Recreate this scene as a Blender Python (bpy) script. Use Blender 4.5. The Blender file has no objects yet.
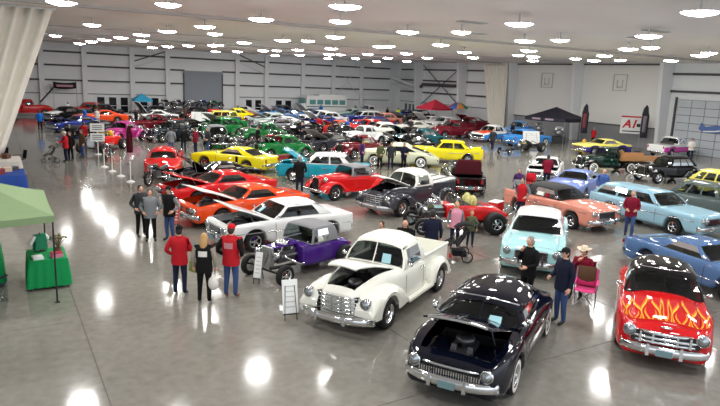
import bpy, math, random
from mathutils import Vector, Matrix
random.seed(7)
S = bpy.context.scene
C = S.collection
PI = math.pi

# ------------------------------------------------------------------ camera, world, exposure
cam_data = bpy.data.cameras.new('camera')
cam_data.sensor_width = 36.0
cam_data.lens = 612.0 / 720.0 * 36.0
cam_data.clip_end = 400
cam = bpy.data.objects.new('camera', cam_data)
C.objects.link(cam)
_r = Vector((0.86055813, -0.50768135, 0.0412232))
_u = Vector((0.06683146, 0.19277524, 0.97896438))
_f = Vector((0.50494878, 0.83970075, -0.19982339))
_m = Matrix((_r, _u, -_f)).transposed().to_4x4()
_m.translation = Vector((0, 0, 5.5))
cam.matrix_world = _m
S.camera = cam

world = bpy.data.worlds.new('world')
S.world = world
world.use_nodes = True
_bg = world.node_tree.nodes['Background']
_bg.inputs[0].default_value = (0.86, 0.93, 1.0, 1)
_bg.inputs[1].default_value = 1.3

S.view_settings.view_transform = 'Standard'
S.view_settings.look = 'None'
S.view_settings.gamma = 1.0
S.view_settings.exposure = 0.30
S.view_settings.use_curve_mapping = False
LIGHT_STRENGTH = 70.0

# ------------------------------------------------------------------ materials
_mats = {}
def mat(name, col, rough=0.5, metal=0.0, coat=0.0, spec=0.5, emit=None, noise=0.0, nscale=8.0, bump=0.0):
    if name in _mats:
        return _mats[name]
    m = bpy.data.materials.new(name)
    m.use_nodes = True
    nt = m.node_tree
    b = nt.nodes['Principled BSDF']
    c = (col[0], col[1], col[2], 1)
    b.inputs['Base Color'].default_value = c
    b.inputs['Roughness'].default_value = rough
    b.inputs['Metallic'].default_value = metal
    b.inputs['Coat Weight'].default_value = coat
    b.inputs['Coat Roughness'].default_value = 0.04
    b.inputs['Specular IOR Level'].default_value = spec
    if emit:
        b.inputs['Emission Color'].default_value = c
        b.inputs['Emission Strength'].default_value = emit
    if noise > 0 or bump > 0:
        tc = nt.nodes.new('ShaderNodeTexCoord')
        nz = nt.nodes.new('ShaderNodeTexNoise')
        nz.inputs['Scale'].default_value = nscale
        nz.inputs['Detail'].default_value = 4
        nt.links.new(tc.outputs['Object'], nz.inputs['Vector'])
        if noise > 0:
            rp = nt.nodes.new('ShaderNodeMix'); rp.data_type = 'RGBA'
            lo = [max(0, k * (1 - noise)) for k in col]; hi = [min(1, k * (1 + noise)) for k in col]
            rp.inputs['A'].default_value = (*lo, 1); rp.inputs['B'].default_value = (*hi, 1)
            nt.links.new(nz.outputs['Fac'], rp.inputs['Factor'])
            nt.links.new(rp.outputs['Result'], b.inputs['Base Color'])
        if bump > 0:
            bp = nt.nodes.new('ShaderNodeBump')
            bp.inputs['Strength'].default_value = bump
            bp.inputs['Distance'].default_value = 0.02
            nt.links.new(nz.outputs['Fac'], bp.inputs['Height'])
            nt.links.new(bp.outputs['Normal'], b.inputs['Normal'])
    _mats[name] = m
    return m

def srgb(r, g, b):
    def l(c):
        c /= 255.0
        return c / 12.92 if c <= 0.04045 else ((c + 0.055) / 1.055) ** 2.4
    return (l(r), l(g), l(b))

def paint(name, r, g, b, rough=0.25, metal=0.0):
    return mat('paint_' + name, srgb(r, g, b), rough, metal, coat=1.0, spec=0.0)
def cloth(name, r, g, b):
    return mat('cloth_' + name, srgb(r, g, b), 0.85, 0, 0, 0.2, noise=0.12, nscale=30)

CHROME = mat('chrome', (0.74, 0.75, 0.77), 0.06, 1.0)
STEEL = mat('steel', (0.42, 0.43, 0.45), 0.35, 0.9)
ALU = mat('polished_aluminium', (0.62, 0.63, 0.65), 0.22, 1.0)
RUBBER = mat('rubber', (0.012, 0.012, 0.013), 0.7, spec=0.3)
BLACK = mat('black_trim', (0.010, 0.010, 0.012), 0.45)
BAY = mat('engine_bay_black', (0.012, 0.012, 0.014), 0.6)
ENGINE = mat('engine_grey', (0.10, 0.10, 0.11), 0.4, 0.5, noise=0.3)
INTERIOR = mat('interior_dark', (0.018, 0.016, 0.016), 0.8)
SEAT = mat('seat_vinyl', (0.03, 0.025, 0.025), 0.6)
WHITEWALL = mat('whitewall', (0.75, 0.74, 0.70), 0.6)
LENS = mat('headlight_lens', (0.42, 0.45, 0.48), 0.10, 0.8)
TAIL = mat('tail_light_red', (0.35, 0.01, 0.01), 0.15)
AMBER = mat('amber_lens', (0.6, 0.2, 0.02), 0.2)
PLATE = mat('licence_plate', srgb(112, 140, 146), 0.5)
DARKMETAL = mat('dark_cast_metal', (0.12, 0.12, 0.13), 0.4, 0.8)
WHITE = mat('white_board', (0.78, 0.79, 0.78), 0.6)
WOOD = mat('varnished_wood', srgb(176, 128, 82), 0.4, noise=0.25, nscale=12)

def glass_mat():
    m = bpy.data.materials.new('car_glass'); m.use_nodes = True
    nt = m.node_tree; nt.nodes.clear()
    o = nt.nodes.new('ShaderNodeOutputMaterial')
    mx = nt.nodes.new('ShaderNodeMixShader')
    tr = nt.nodes.new('ShaderNodeBsdfTransparent'); tr.inputs[0].default_value = (0.42, 0.47, 0.47, 1)
    gl = nt.nodes.new('ShaderNodeBsdfGlossy'); gl.inputs[0].default_value = (0.9, 0.93, 0.95, 1); gl.inputs['Roughness'].default_value = 0.03
    fr = nt.nodes.new('ShaderNodeFresnel'); fr.inputs['IOR'].default_value = 1.5
    nt.links.new(fr.outputs[0], mx.inputs[0]); nt.links.new(tr.outputs[0], mx.inputs[1]); nt.links.new(gl.outputs[0], mx.inputs[2])
    nt.links.new(mx.outputs[0], o.inputs[0])
    return m
GLASS = glass_mat()

# ------------------------------------------------------------------ mesh building
class MB:
    def __init__(s):
        s.v = []; s.f = []; s.sm = []; s.mi = []
    def add(s, vs, fs, smooth=True, mi=0):
        o = len(s.v)
        s.v.extend(vs)
        for f in fs:
            s.f.append([i + o for i in f]); s.sm.append(smooth); s.mi.append(mi)
        return s
    def box(s, c, d, rz=0.0, mi=0, taper=1.0, ry=0.0):
        hx, hy, hz = d[0] / 2, d[1] / 2, d[2] / 2
        cs, sn = math.cos(rz), math.sin(rz); cy, sy = math.cos(ry), math.sin(ry)
        vs = []
        for z in (-1, 1):
            k = taper if z > 0 else 1.0
            for x, y in ((-1, -1), (1, -1), (1, 1), (-1, 1)):
                px, py, pz = x * hx * k, y * hy * k, z * hz
                px, pz = px * cy + pz * sy, -px * sy + pz * cy
                vs.append((c[0] + px * cs - py * sn, c[1] + px * sn + py * cs, c[2] + pz))
        return s.add(vs, [(3, 2, 1, 0), (4, 5, 6, 7), (0, 1, 5, 4), (1, 2, 6, 5), (2, 3, 7, 6), (3, 0, 4, 7)], False, mi)
    def grid(s, rows, closed=False, smooth=True, mi=0, skip=None):
        nr, nc = len(rows), len(rows[0])
        vs = [p for r in rows for p in r]
        fs = []
        for i in range(nr - 1):
            for j in range(nc if closed else nc - 1):
                if skip and skip(i, j): continue
                k = (j + 1) % nc
                fs.append((i * nc + j, i * nc + k, (i + 1) * nc + k, (i + 1) * nc + j))
        return s.add(vs, fs, smooth, mi)
    def cap(s, ring, smooth=False, mi=0):
        return s.add(list(ring), [list(range(len(ring)))], smooth, mi)
    def tube(s, pts, r, n=8, cap=True, mi=0, flat=1.0):
        pts = [Vector(p) for p in pts]
        rs = r if isinstance(r, (list, tuple)) else [r] * len(pts)
        rows = []
        for i, p in enumerate(pts):
            a = pts[max(0, i - 1)]; b = pts[min(len(pts) - 1, i + 1)]
            t = (b - a).normalized()
            up = Vector((0, 0, 1)) if abs(t.z) < 0.9 else Vector((1, 0, 0))
            sx = t.cross(up).normalized(); sy = sx.cross(t).normalized()
            rows.append([tuple(p + sx * (math.cos(2 * PI * k / n) * rs[i] * flat) + sy * (math.sin(2 * PI * k / n) * rs[i])) for k in range(n)])
        s.grid(rows, True, True, mi)
        if cap:
            s.cap(rows[0][::-1], mi=mi); s.cap(rows[-1], mi=mi)
        return s
    def lathe(s, prof, c, axis='y', n=20, mi=0, smooth=True):
        rows = []
        for r, h in prof:
            ring = []
            for k in range(n):
                a = 2 * PI * k / n
                u, w = r * math.cos(a), r * math.sin(a)
                if axis == 'y': ring.append((c[0] + u, c[1] + h, c[2] + w))
                elif axis == 'x': ring.append((c[0] + h, c[1] + u, c[2] + w))
                else: ring.append((c[0] + u, c[1] + w, c[2] + h))
            rows.append(ring)
        return s.grid(rows, True, smooth, mi)
    def ball(s, c, r, n=10, m=6, mi=0, z0=-1.0):
        rows = []
        a0 = math.asin(max(-1, z0))
        for i in range(m + 1):
            a = a0 + (PI / 2 - a0) * i / m
            rows.append([(c[0] + r[0] * math.cos(a) * math.cos(2 * PI * k / n), c[1] + r[1] * math.cos(a) * math.sin(2 * PI * k / n), c[2] + r[2] * math.sin(a)) for k in range(n)])
        return s.grid(rows, True, True, mi)
    def mirror_y(s):
        o = MB()
        o.v = [(x, -y, z) for x, y, z in s.v]; o.f = [f[::-1] for f in s.f]; o.sm = list(s.sm); o.mi = list(s.mi)
        return o
    def build(s, name, mats, parent=None, loc=None, rot=None):
        me = bpy.data.meshes.new(name)
        me.from_pydata([tuple(p) for p in s.v], [], s.f)
        if not isinstance(mats, (list, tuple)): mats = [mats]
        for m in mats: me.materials.append(m)
        me.polygons.foreach_set('use_smooth', s.sm)
        me.polygons.foreach_set('material_index', s.mi)
        me.update()
        return link(name, me, parent, loc, rot)

def link(name, me, parent=None, loc=None, rot=None):
    o = bpy.data.objects.new(name, me)
    C.objects.link(o)
    if parent: o.parent = parent
    if loc: o.location = loc
    if rot: o.rotation_euler = rot
    return o

def tag(o, label, cat, group=None):
    o['label'] = label; o['category'] = cat
    if group: o['group'] = group
    return o

def thing(name, label, cat, loc=(0, 0, 0), rz=0.0, group=None):
    o = bpy.data.objects.new(name, None)
    o.empty_display_size = 0.3
    C.objects.link(o)
    o.location = loc; o.rotation_euler = (0, 0, rz)
    return tag(o, label, cat, group)

def struct(o):
    o['kind'] = 'structure'
    return o

def interp(pts, x):
    """smooth interpolation through (x, value) pairs, no overshoot"""
    n = len(pts)
    if x <= pts[0][0]: return pts[0][1]
    if x >= pts[-1][0]: return pts[-1][1]
    i = 0
    while pts[i + 1][0] < x: i += 1
    x0, y0 = pts[i]; x1, y1 = pts[i + 1]
    h = x1 - x0; d = (y1 - y0) / h
    def slope(k):
        if k == 0 or k == n - 1: return None
        a = (pts[k][1] - pts[k - 1][1]) / (pts[k][0] - pts[k - 1][0]); b = (pts[k + 1][1] - pts[k][1]) / (pts[k + 1][0] - pts[k][0])
        return 0.0 if a * b <= 0 else 2 * a * b / (a + b)
    m0, m1 = slope(i), slope(i + 1)
    if m0 is None: m0 = d
    if m1 is None: m1 = d
    t = (x - x0) / h
    return (2 * t**3 - 3 * t**2 + 1) * y0 + (t**3 - 2 * t**2 + t) * h * m0 + (-2 * t**3 + 3 * t**2) * y1 + (t**3 - t**2) * h * m1

def catmull(pts, sub):
    out = []
    n = len(pts)
    for i in range(n - 1):
        p0 = pts[max(0, i - 1)]; p1 = pts[i]; p2 = pts[i + 1]; p3 = pts[min(n - 1, i + 2)]
        for k in range(sub):
            t = k / sub
            out.append(tuple(0.5 * (2 * b + (c - a) * t + (2 * a - 5 * b + 4 * c - d) * t * t + (3 * b - a - 3 * c + d) * t**3) for a, b, c, d in zip(p0, p1, p2, p3)))
    out.append(pts[-1])
    return out

# ------------------------------------------------------------------ the hall
XR, YB, ZC = 53.8, 79.3, 8.0          # right wall, back wall, ceiling
X0, Y0 = -14.0, -4.0

def concrete():
    m = bpy.data.materials.new('polished_concrete'); m.use_nodes = True
    nt = m.node_tree; b = nt.nodes['Principled BSDF']
    g = nt.nodes.new('ShaderNodeNewGeometry')
    n1 = nt.nodes.new('ShaderNodeTexNoise'); n1.inputs['Scale'].default_value = 0.35; n1.inputs['Detail'].default_value = 6
    n2 = nt.nodes.new('ShaderNodeTexNoise'); n2.inputs['Scale'].default_value = 5.0; n2.inputs['Detail'].default_value = 8
    nt.links.new(g.outputs['Position'], n1.inputs['Vector']); nt.links.new(g.outputs['Position'], n2.inputs['Vector'])
    ad = nt.nodes.new('ShaderNodeMath'); ad.operation = 'ADD'
    nt.links.new(n1.outputs['Fac'], ad.inputs[0]); nt.links.new(n2.outputs['Fac'], ad.inputs[1])
    rp = nt.nodes.new('ShaderNodeMapRange'); rp.inputs['From Min'].default_value = 0.7; rp.inputs['From Max'].default_value = 1.3
    nt.links.new(ad.outputs[0], rp.inputs['Value'])
    mx = nt.nodes.new('ShaderNodeMix'); mx.data_type = 'RGBA'
    mx.inputs['A'].default_value = (0.172, 0.163, 0.142, 1); mx.inputs['B'].default_value = (0.245, 0.233, 0.208, 1)
    nt.links.new(rp.outputs[0], mx.inputs['Factor']); nt.links.new(mx.outputs['Result'], b.inputs['Base Color'])
    r2 = nt.nodes.new('ShaderNodeMapRange'); r2.inputs['To Min'].default_value = 0.06; r2.inputs['To Max'].default_value = 0.15
    nt.links.new(n1.outputs['Fac'], r2.inputs['Value']); nt.links.new(r2.outputs[0], b.inputs['Roughness'])
    b.inputs['Specular IOR Level'].default_value = 0.34
    bp = nt.nodes.new('ShaderNodeBump'); bp.inputs['Strength'].default_value = 0.03; bp.inputs['Distance'].default_value = 0.02
    nt.links.new(n2.outputs['Fac'], bp.inputs['Height']); nt.links.new(bp.outputs['Normal'], b.inputs['Normal'])
    return m
CONCRETE = concrete()
JOINT = mat('joint_filler', (0.07, 0.066, 0.06), 0.7)
PANELW = mat('white_wall_panel', srgb(234, 237, 239), 0.55, noise=0.04, nscale=0.6)
LINER = mat('white_liner', srgb(236, 235, 232), 0.6, noise=0.03, nscale=0.5)
GIRT = mat('girt_dark_grey', srgb(78, 76, 76), 0.6)  # even dark grey of the girts, guide rails, trims and duct
STEELW = mat('white_steel', srgb(232, 234, 236), 0.5, noise=0.03, nscale=1.0)
CEILM = mat('ceiling_liner', srgb(238, 234, 232), 0.75, noise=0.05, nscale=0.4)
SEAM = mat('ceiling_seam', srgb(170, 167, 165), 0.7)
DOORGREY = mat('rolling_door_grey', srgb(148, 156, 166), 0.5)
PANE = mat('dark_door_pane', (0.012, 0.014, 0.018), 0.1)
WAINS = mat('grey_wainscot', srgb(150, 152, 155), 0.6)
DRAPE = mat('white_drape', srgb(236, 231, 220), 0.8, spec=0.2, noise=0.05, nscale=2)

floor = struct(MB().box(((X0 + XR) / 2, (Y0 + YB) / 2, -0.06), (XR - X0 + 1, YB - Y0 + 1, 0.1)).build('floor', JOINT))
bx = [X0] + [1.35 + 6.0 * k for k in range(-2, 9)] + [XR]
by = [Y0] + [2.0 + 6.0 * k for k in range(0, 13)] + [YB]
for i in range(len(bx) - 1):
    for j in range(len(by) - 1):
        g = 0.007
        MB().box(((bx[i] + bx[i + 1]) / 2, (by[j] + by[j + 1]) / 2, -0.005), (bx[i + 1] - bx[i] - 2 * g, by[j + 1] - by[j] - 2 * g, 0.01)).build('slab', CONCRETE, floor)

ceiling = struct(MB().box(((X0 + XR) / 2, (Y0 + YB) / 2, ZC + 0.05), (XR - X0 + 1, YB - Y0 + 1, 0.1)).build('ceiling', CEILM))
for y, w, d in ((28.6, 0.3, 0.12), (55.4, 0.3, 0.12), (45.0, 0.05, 0.04), (64.0, 0.12, 0.08), (73.4, 0.12, 0.08)):
    MB().box(((X0 + XR) / 2, y, ZC - d / 2), (XR - X0, w, d)).build('ceiling_seam', SEAM, ceiling)
for x, y in ((17.5, 20.6), (24.5, 16.9), (27.5, 19.8), (32.5, 17.6), (21.5, 25.0)):
    mb = MB()
    for k in range(5): mb.box((x, y - 0.2 + 0.1 * k, ZC - 0.02), (1.4, 0.05, 0.04))
    mb.build('air_grille', SEAM, ceiling)

wall_back = struct(MB().box(((X0 + XR) / 2, YB + 0.1, ZC / 2), (XR - X0 + 0.4, 0.2, ZC)).build('wall_back', PANELW))
cols = [0.2, 4.9, 9.4, 14.7, 18.9, 27.9, 32.0, 37.4, 42.2, 46.9, 52.2]
for x in cols:
    mb = MB(); mb.box((x, YB - 0.2, ZC / 2), (0.10, 0.36, ZC)); mb.box((x, YB - 0.39, ZC / 2), (0.55, 0.04, ZC)); mb.box((x, YB - 0.02, ZC / 2), (0.5, 0.04, ZC))
    mb.build('column', STEELW, wall_back)
for i in range(len(cols) - 1):
    a, b = cols[i] + 0.28, cols[i + 1] - 0.28
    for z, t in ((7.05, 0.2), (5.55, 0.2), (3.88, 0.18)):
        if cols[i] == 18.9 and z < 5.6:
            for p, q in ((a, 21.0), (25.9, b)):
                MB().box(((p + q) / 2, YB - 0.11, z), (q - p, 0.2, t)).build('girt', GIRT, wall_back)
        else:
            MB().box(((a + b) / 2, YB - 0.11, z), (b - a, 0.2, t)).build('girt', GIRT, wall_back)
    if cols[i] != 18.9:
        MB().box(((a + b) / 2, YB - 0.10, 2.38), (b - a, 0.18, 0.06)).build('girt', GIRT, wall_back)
def brace(p, q, parent, r=0.05, m=STEELW):
    MB().tube((p, q), r, 6).build('diagonal_brace', m, parent)
brace((15.0, YB - .3, 6.4), (18.7, YB - .3, 7.7), wall_back, 0.07, GIRT); brace((15.0, YB - .3, 5.7), (18.7, YB - .3, 6.9), wall_back, 0.06)
brace((28.2, YB - .3, 7.8), (31.8, YB - .3, 6.4), wall_back, 0.07, GIRT); brace((28.2, YB - .3, 6.9), (31.8, YB - .3, 5.5), wall_back, 0.06)
brace((42.4, YB - .3, 2.5), (46.7, YB - .3, 7.6), wall_back, 0.03); brace((46.7, YB - .3, 2.5), (42.4, YB - .3, 7.6), wall_back, 0.03)

dn = 0
def glazed_doors(x0, n, w=1.32, h=2.12):
    global dn
    for k in range(n):
        dn += 1
        cx = x0 + w * (k + 0.5)
        d = struct(MB().box((0, 0, h / 2), (w - 0.06, 0.08, h)).build('door_%d' % dn, PANELW, None, (cx, YB - 0.05, 0)))
        for z0, z1 in ((0.2, 1.0), (1.07, 2.02)):
            MB().box((0.0, -0.05, (z0 + z1) / 2), (w * 0.62, 0.03, z1 - z0)).build('pane', PANE, d)
        MB().tube(((w * 0.36, -0.06, 0.95), (w * 0.36, -0.1, 1.0), (w * 0.36, -0.06, 1.2)), 0.02, 6).build('door_handle', STEEL, d)
glazed_doors(10.4, 3); glazed_doors(15.3, 2, 1.35); glazed_doors(28.9, 2); glazed_doors(33.2, 2, 1.4); glazed_doors(30.9, 0)

dn += 1
rd = struct(MB().box((23.4, YB - 0.06, 2.7), (4.9, 0.08, 5.4)).build('door_%d' % dn, DOORGREY))
for k in range(22):
    MB().box((23.4, YB - 0.12, 0.13 + k * 0.24), (4.7, 0.03, 0.22)).build('slat', DOORGREY, rd)
MB().box((23.4, YB - 0.2, 5.35), (5.1, 0.35, 0.35)).build('shutter_housing', DOORGREY, rd)
for s in (-1, 1): MB().box((23.4 + 2.5 * s, YB - 0.14, 2.7), (0.14, 0.12, 5.4)).build('guide_rail', GIRT, rd)

wall_right = struct(MB().box((XR + 0.1, (Y0 + YB) / 2, ZC / 2), (0.2, YB - Y0 + 0.4, ZC)).build('wall_right', PANELW))
for y in (73.2, 63.6, 54.4, 44.8, 34.9, 25.3, 15.7):
    d0, d1 = 1.0, 1.75
    mb = MB()
    for a, b in ((-0.18, 0.18),):
        vs = [(XR, y + a, 0), (XR - d0, y + a, 0), (XR - d1, y + a, ZC), (XR, y + a, ZC), (XR, y + b, 0), (XR - d0, y + b, 0), (XR - d1, y + b, ZC), (XR, y + b, ZC)]
        mb.add(vs, [(0, 1, 2, 3), (7, 6, 5, 4), (1, 5, 6, 2), (0, 4, 5, 1), (0, 3, 7, 4), (3, 2, 6, 7)], False)
    col = mb.build('column', STEELW, wall_right)
ys = [78.8, 73.2, 63.6, 54.4, 44.8, 34.9, 25.3, 15.7]
for i in range(len(ys) - 1):
    a, b = ys[i + 1] + 0.2, ys[i] - 0.2
    cy, L = (a + b) / 2, b - a
    if 34 < a < 54:
        MB().box((XR - 0.22, cy, 4.95), (0.12, L, 5.9)).build('liner_panel', LINER, wall_right)
        MB().box((XR - 0.08, cy, 1.0), (0.12, L, 2.0)).build('wainscot_panel', WAINS, wall_right)
        MB().box((XR - 0.27, cy, 1.97), (0.12, L, 0.10)).build('liner_trim', GIRT, wall_right)
        MB().box((XR - 0.3, cy, 7.86), (0.2, L, 0.12)).build('purlin_strip', GIRT, wall_right)
    elif a < 26:
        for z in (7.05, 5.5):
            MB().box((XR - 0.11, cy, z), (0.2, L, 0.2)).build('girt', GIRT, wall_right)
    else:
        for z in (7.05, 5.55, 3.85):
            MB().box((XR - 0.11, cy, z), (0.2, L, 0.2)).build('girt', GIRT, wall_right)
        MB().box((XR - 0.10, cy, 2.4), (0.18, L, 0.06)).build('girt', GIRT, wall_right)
brace((XR - .4, 64.0, 7.7), (XR - .4, 72.8, 2.2), wall_right, 0.06, GIRT); brace((XR - .4, 72.8, 7.7), (XR - .4, 64.0, 2.2), wall_right, 0.06, GIRT)
MB().tube(((XR - .6, 63.9, 5.0), (XR - .6, 72.4, 5.0), (XR - .6, 72.9, 4.6)), 0.22, 10).build('air_duct', GIRT, wall_right)
brace((51.9, 78.6, 5.8), (53.3, 74.0, 4.6), wall_right, 0.22); brace((51.9, 78.6, 5.2), (53.3, 73.5, 3.9), wall_right, 0.1)
for y in (75.0, 76.0, 77.0):
    dn += 1
    d = struct(MB().box((0, 0, 1.1), (0.08, 0.9, 2.2)).build('door_%d' % dn, STEELW, None, (XR - 0.06, y, 0)))
    MB().box((-0.05, 0, 1.2), (0.03, 0.6, 1.7)).build('pane', mat('grey_pane', srgb(96, 106, 104), 0.2), d)
for y, yy in ((50.3, 48.7), (40.8, 39.3)):
    mb = MB(); cy = (y + yy) / 2; w = y - yy
    for z in (5.35, 6.9): mb.box((XR - 0.32, cy, z), (0.06, w, 0.07))
    for q in (-1, 1): mb.box((XR - 0.32, cy + q * w / 2, 6.1), (0.06, 0.07, 1.6))
    for q in (-1, 1): mb.box((XR - 0.33, cy + q * 0.3, 6.0), (0.05, 0.05, 0.8))
    mb.box((XR - 0.33, cy, 5.7), (0.05, 0.6, 0.06)); mb.lathe([(0.2, 0), (0.23, 0.02), (0.2, 0.04), (0.17, 0.02), (0.2, 0)], (XR - 0.55, cy, 5.6), 'z', 14)
    mb.build('backboard_frame', mat('frame_grey', srgb(186, 186, 186), 0.5), wall_right)
# sectional door in the bay at the right edge
dn += 1
sd = struct(MB().box((XR - 0.05, 30.0, 2.4), (0.06, 7.6, 4.8)).build('door_%d' % dn, GIRT))
SECT = mat('sectional_door_white', srgb(190, 196, 203), 0.5)
for i in range(7):
    for j in range(6):
        MB().box((XR - 0.12, 26.83 + j * 1.267, 0.34 + i * 0.685), (0.08, 1.22, 0.64)).build('door_panel', SECT, sd)
for k in (0, 1): MB().box((XR - 0.2, 26.0 + 8.0 * k, 2.5), (0.16, 0.14, 5.0)).build('guide_rail', GIRT, sd)

wall_left = struct(MB().box((X0 - 0.1, (Y0 + YB) / 2, ZC / 2), (0.2, YB - Y0 + 0.4, ZC)).build('wall_left', PANELW))
for k in range(9):
    y = Y0 + 0.5 + 9.6 * k
    MB().box((X0 + 0.3, y, ZC / 2), (0.6, 0.3, ZC)).build('column', STEELW, wall_left)
    if k < 8:
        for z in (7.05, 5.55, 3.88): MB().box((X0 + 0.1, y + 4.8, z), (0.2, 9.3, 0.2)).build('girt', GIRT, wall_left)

# drapes: hanging cloth with folds
def drape(name, label, top, bot, folds, depth, thick_axis, n=90, rows=14):
    """top / bot: functions u->(x, y); hangs from z_top to z_bot"""
    mb = MB(); R = []
    for i in range(rows + 1):
        t = i / rows
        r = []
        for k in range(n + 1):
            u = k / n
            a = Vector(top(u)); b = Vector(bot(u))
            p = a.lerp(b, t)
            s = depth * (0.35 + 0.65 * (1 - 0.5 * t)) * math.sin(u * folds * 2 * PI + 0.8 * math.sin(7 * u))
            r.append((p.x + s * thick_axis[0], p.y + s * thick_axis[1], p.z))
        R.append(r)
    mb.grid(R)
    o = mb.build(name, DRAPE)
    md = o.modifiers.new('thickness', 'SOLIDIFY'); md.thickness = 0.015
    return o
d1 = drape('hanging_drape', '', lambda u: (-4.2 + 6.75 * u, 31.6, 7.92), lambda u: (-4.6 + 4.85 * u, 31.6, 1.55), 11, 0.24, (0.15, 1))
tag(d1, 'huge off-white drape gathered to the left beneath the ceiling', 'drape')
MB().tube(((-4.3, 31.6, 7.95), (2.7, 31.6, 7.95)), 0.04, 6).build('drape_track', STEELW, d1)
d2 = drape('hanging_drape', '', lambda u: (51.8, 58.3 - 4.2 * u, 7.9), lambda u: (52.2, 57.0 - 2.7 * u, 0.05), 9, 0.10, (1, 0.2))
tag(d2, 'white drape bunched against the far side wall column', 'drape')
MB().tube(((51.8, 58.4, 7.93), (51.8, 54.0, 7.93)), 0.04, 6).build('drape_track', STEELW, d2)

# ceiling lights
main = [(3.2, 12), (11.0, 12.0), (19.2, 11.8), (27, 11.3), (3.3, 19.6), (10.9, 19.7), (18.8, 19.2), (26.3, 18.5), (34, 17.8), (41.6, 17.4), (3.3, 5), (11, 5), (19, 4.6), (-5, 12), (-5, 19.7), (-5, 27.5),
        (10.8, 27.4), (18.8, 27.2), (26.2, 26.2), (34.0, 25.2), (41.2, 24.9), (48.2, 24.4), (2.6, 27.9), (10.4, 34.8), (18.6, 34.8), (26.5, 34.3), (33.7, 33.2), (40.5, 32.0), (48.0, 31.4),
        (10.0, 41.7), (18.3, 42.2), (26.1, 41.4), (33.7, 40.4), (40.7, 39.5), (47.5, 38.6), (9.7, 48.2), (18.0, 49.4), (26.1, 49.4), (33.9, 49.0), (41.1, 47.9), (47.1, 45.7),
        (9.4, 54.9), (18.1, 56.6), (25.9, 56.0), (33.6, 55.6), (40.8, 55.0), (9.0, 61.0), (17.0, 62.4), (25.1, 63.1), (32.8, 62.6), (40.2, 61.9), (8.8, 67.6), (16.4, 68.3), (24.9, 70.6), (32.4, 69.5), (40.4, 69.8), (48.1, 69.3),
        (8.6, 75.3), (16.1, 74.3), (23.7, 74.9), (32.2, 76.7), (39.7, 76.1), (47.8, 76.4)]
second = [(6.0, 24.8), (13.6, 25.0), (20.3, 24.7), (26.5, 23.9), (33.2, 23.1), (38.8, 22.9), (5.4, 40.8), (12.8, 40.6), (19.6, 40.7), (26.0, 40.0), (4.9, 59.1), (11.7, 58.0), (18.3, 58.8), (25.7, 60.8), (33.2, 60.7), (46.9, 35.4), (38.4, 39.0), (44.2, 37.9)]
LAMP = mat('lamp_lens', (1.0, 0.985, 0.95), 0.4, emit=LIGHT_STRENGTH)
LAMP2 = mat('lamp_lens_dimmer', (1.0, 0.985, 0.95), 0.4, emit=LIGHT_STRENGTH * 0.6)
HOUS = mat('lamp_housing', srgb(215, 215, 215), 0.4)
lens_m = MB().lathe([(0.0, -0.15), (0.2, -0.14), (0.40, -0.105), (0.52, -0.065), (0.55, -0.04)], (0, 0, 0), 'z', 24)
rim_m = MB().lathe([(0.0, 0.30), (0.035, 0.30), (0.035, 0.0), (0.35, -0.005), (0.59, -0.02), (0.59, -0.05), (0.56, -0.05)], (0, 0, 0), 'z', 24)
ORD = ('first', 'second', 'third', 'fourth', 'fifth', 'sixth', 'seventh', 'eighth', 'ninth', 'tenth', 'eleventh', 'twelfth')
def seen(x, y):
    v = Vector((x, y, ZC - 5.5)); d = v.dot(_f)
    return d > 1 and 0 < 360 + 612 * v.dot(_r) / d < 720 and 0 < 203 - 612 * v.dot(_u) / d < 406
def fixtures(rows, lm, k, kind, grp):
    first = None
    for ri, row in enumerate(rows):
        vis = [p for p in row if seen(*p)]
        for x, y in row:
            if (x, y) in vis: label = '%s, %s from left in the %s row from the back' % (kind, ORD[vis.index((x, y))], ORD[ri])
            else: label = kind + ' outside the picture above the near aisle'
            t = thing('ceiling_light', label, 'ceiling light', (x * .88, y * .88, 7.7), 0, grp)
            if first is None:
                a = lens_m.build('lens', lm, t); b = rim_m.build('housing', HOUS, t); first = (a.data, b.data)
            else:
                a = link('lens', first[0], t); b = link('housing', first[1], t)
            for o in (a, b): o.scale = (k * .9, k * .9, 1)
def rows_of(pts, cuts):
    out = []
    for lo, hi in zip(cuts[1:], cuts[:-1]):
        r = sorted(p for p in pts if lo <= p[1] + .07 * (p[0] - 10) < hi)
        if r: out.append(r)
    return out
fixtures(rows_of(main, (90, 73.5, 66.5, 60.2, 52.6, 46.5, 38.6, 31.5, 23.5, 15.5, 8.5, -5)), LAMP, 1.0, 'bright ceiling lamp', 'grid of round ceiling lamps')
fixtures(rows_of(second, (90, 50, 30, 10)), LAMP2, 0.85, 'smaller in-between lamp', 'in-between ceiling lamps')

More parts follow.
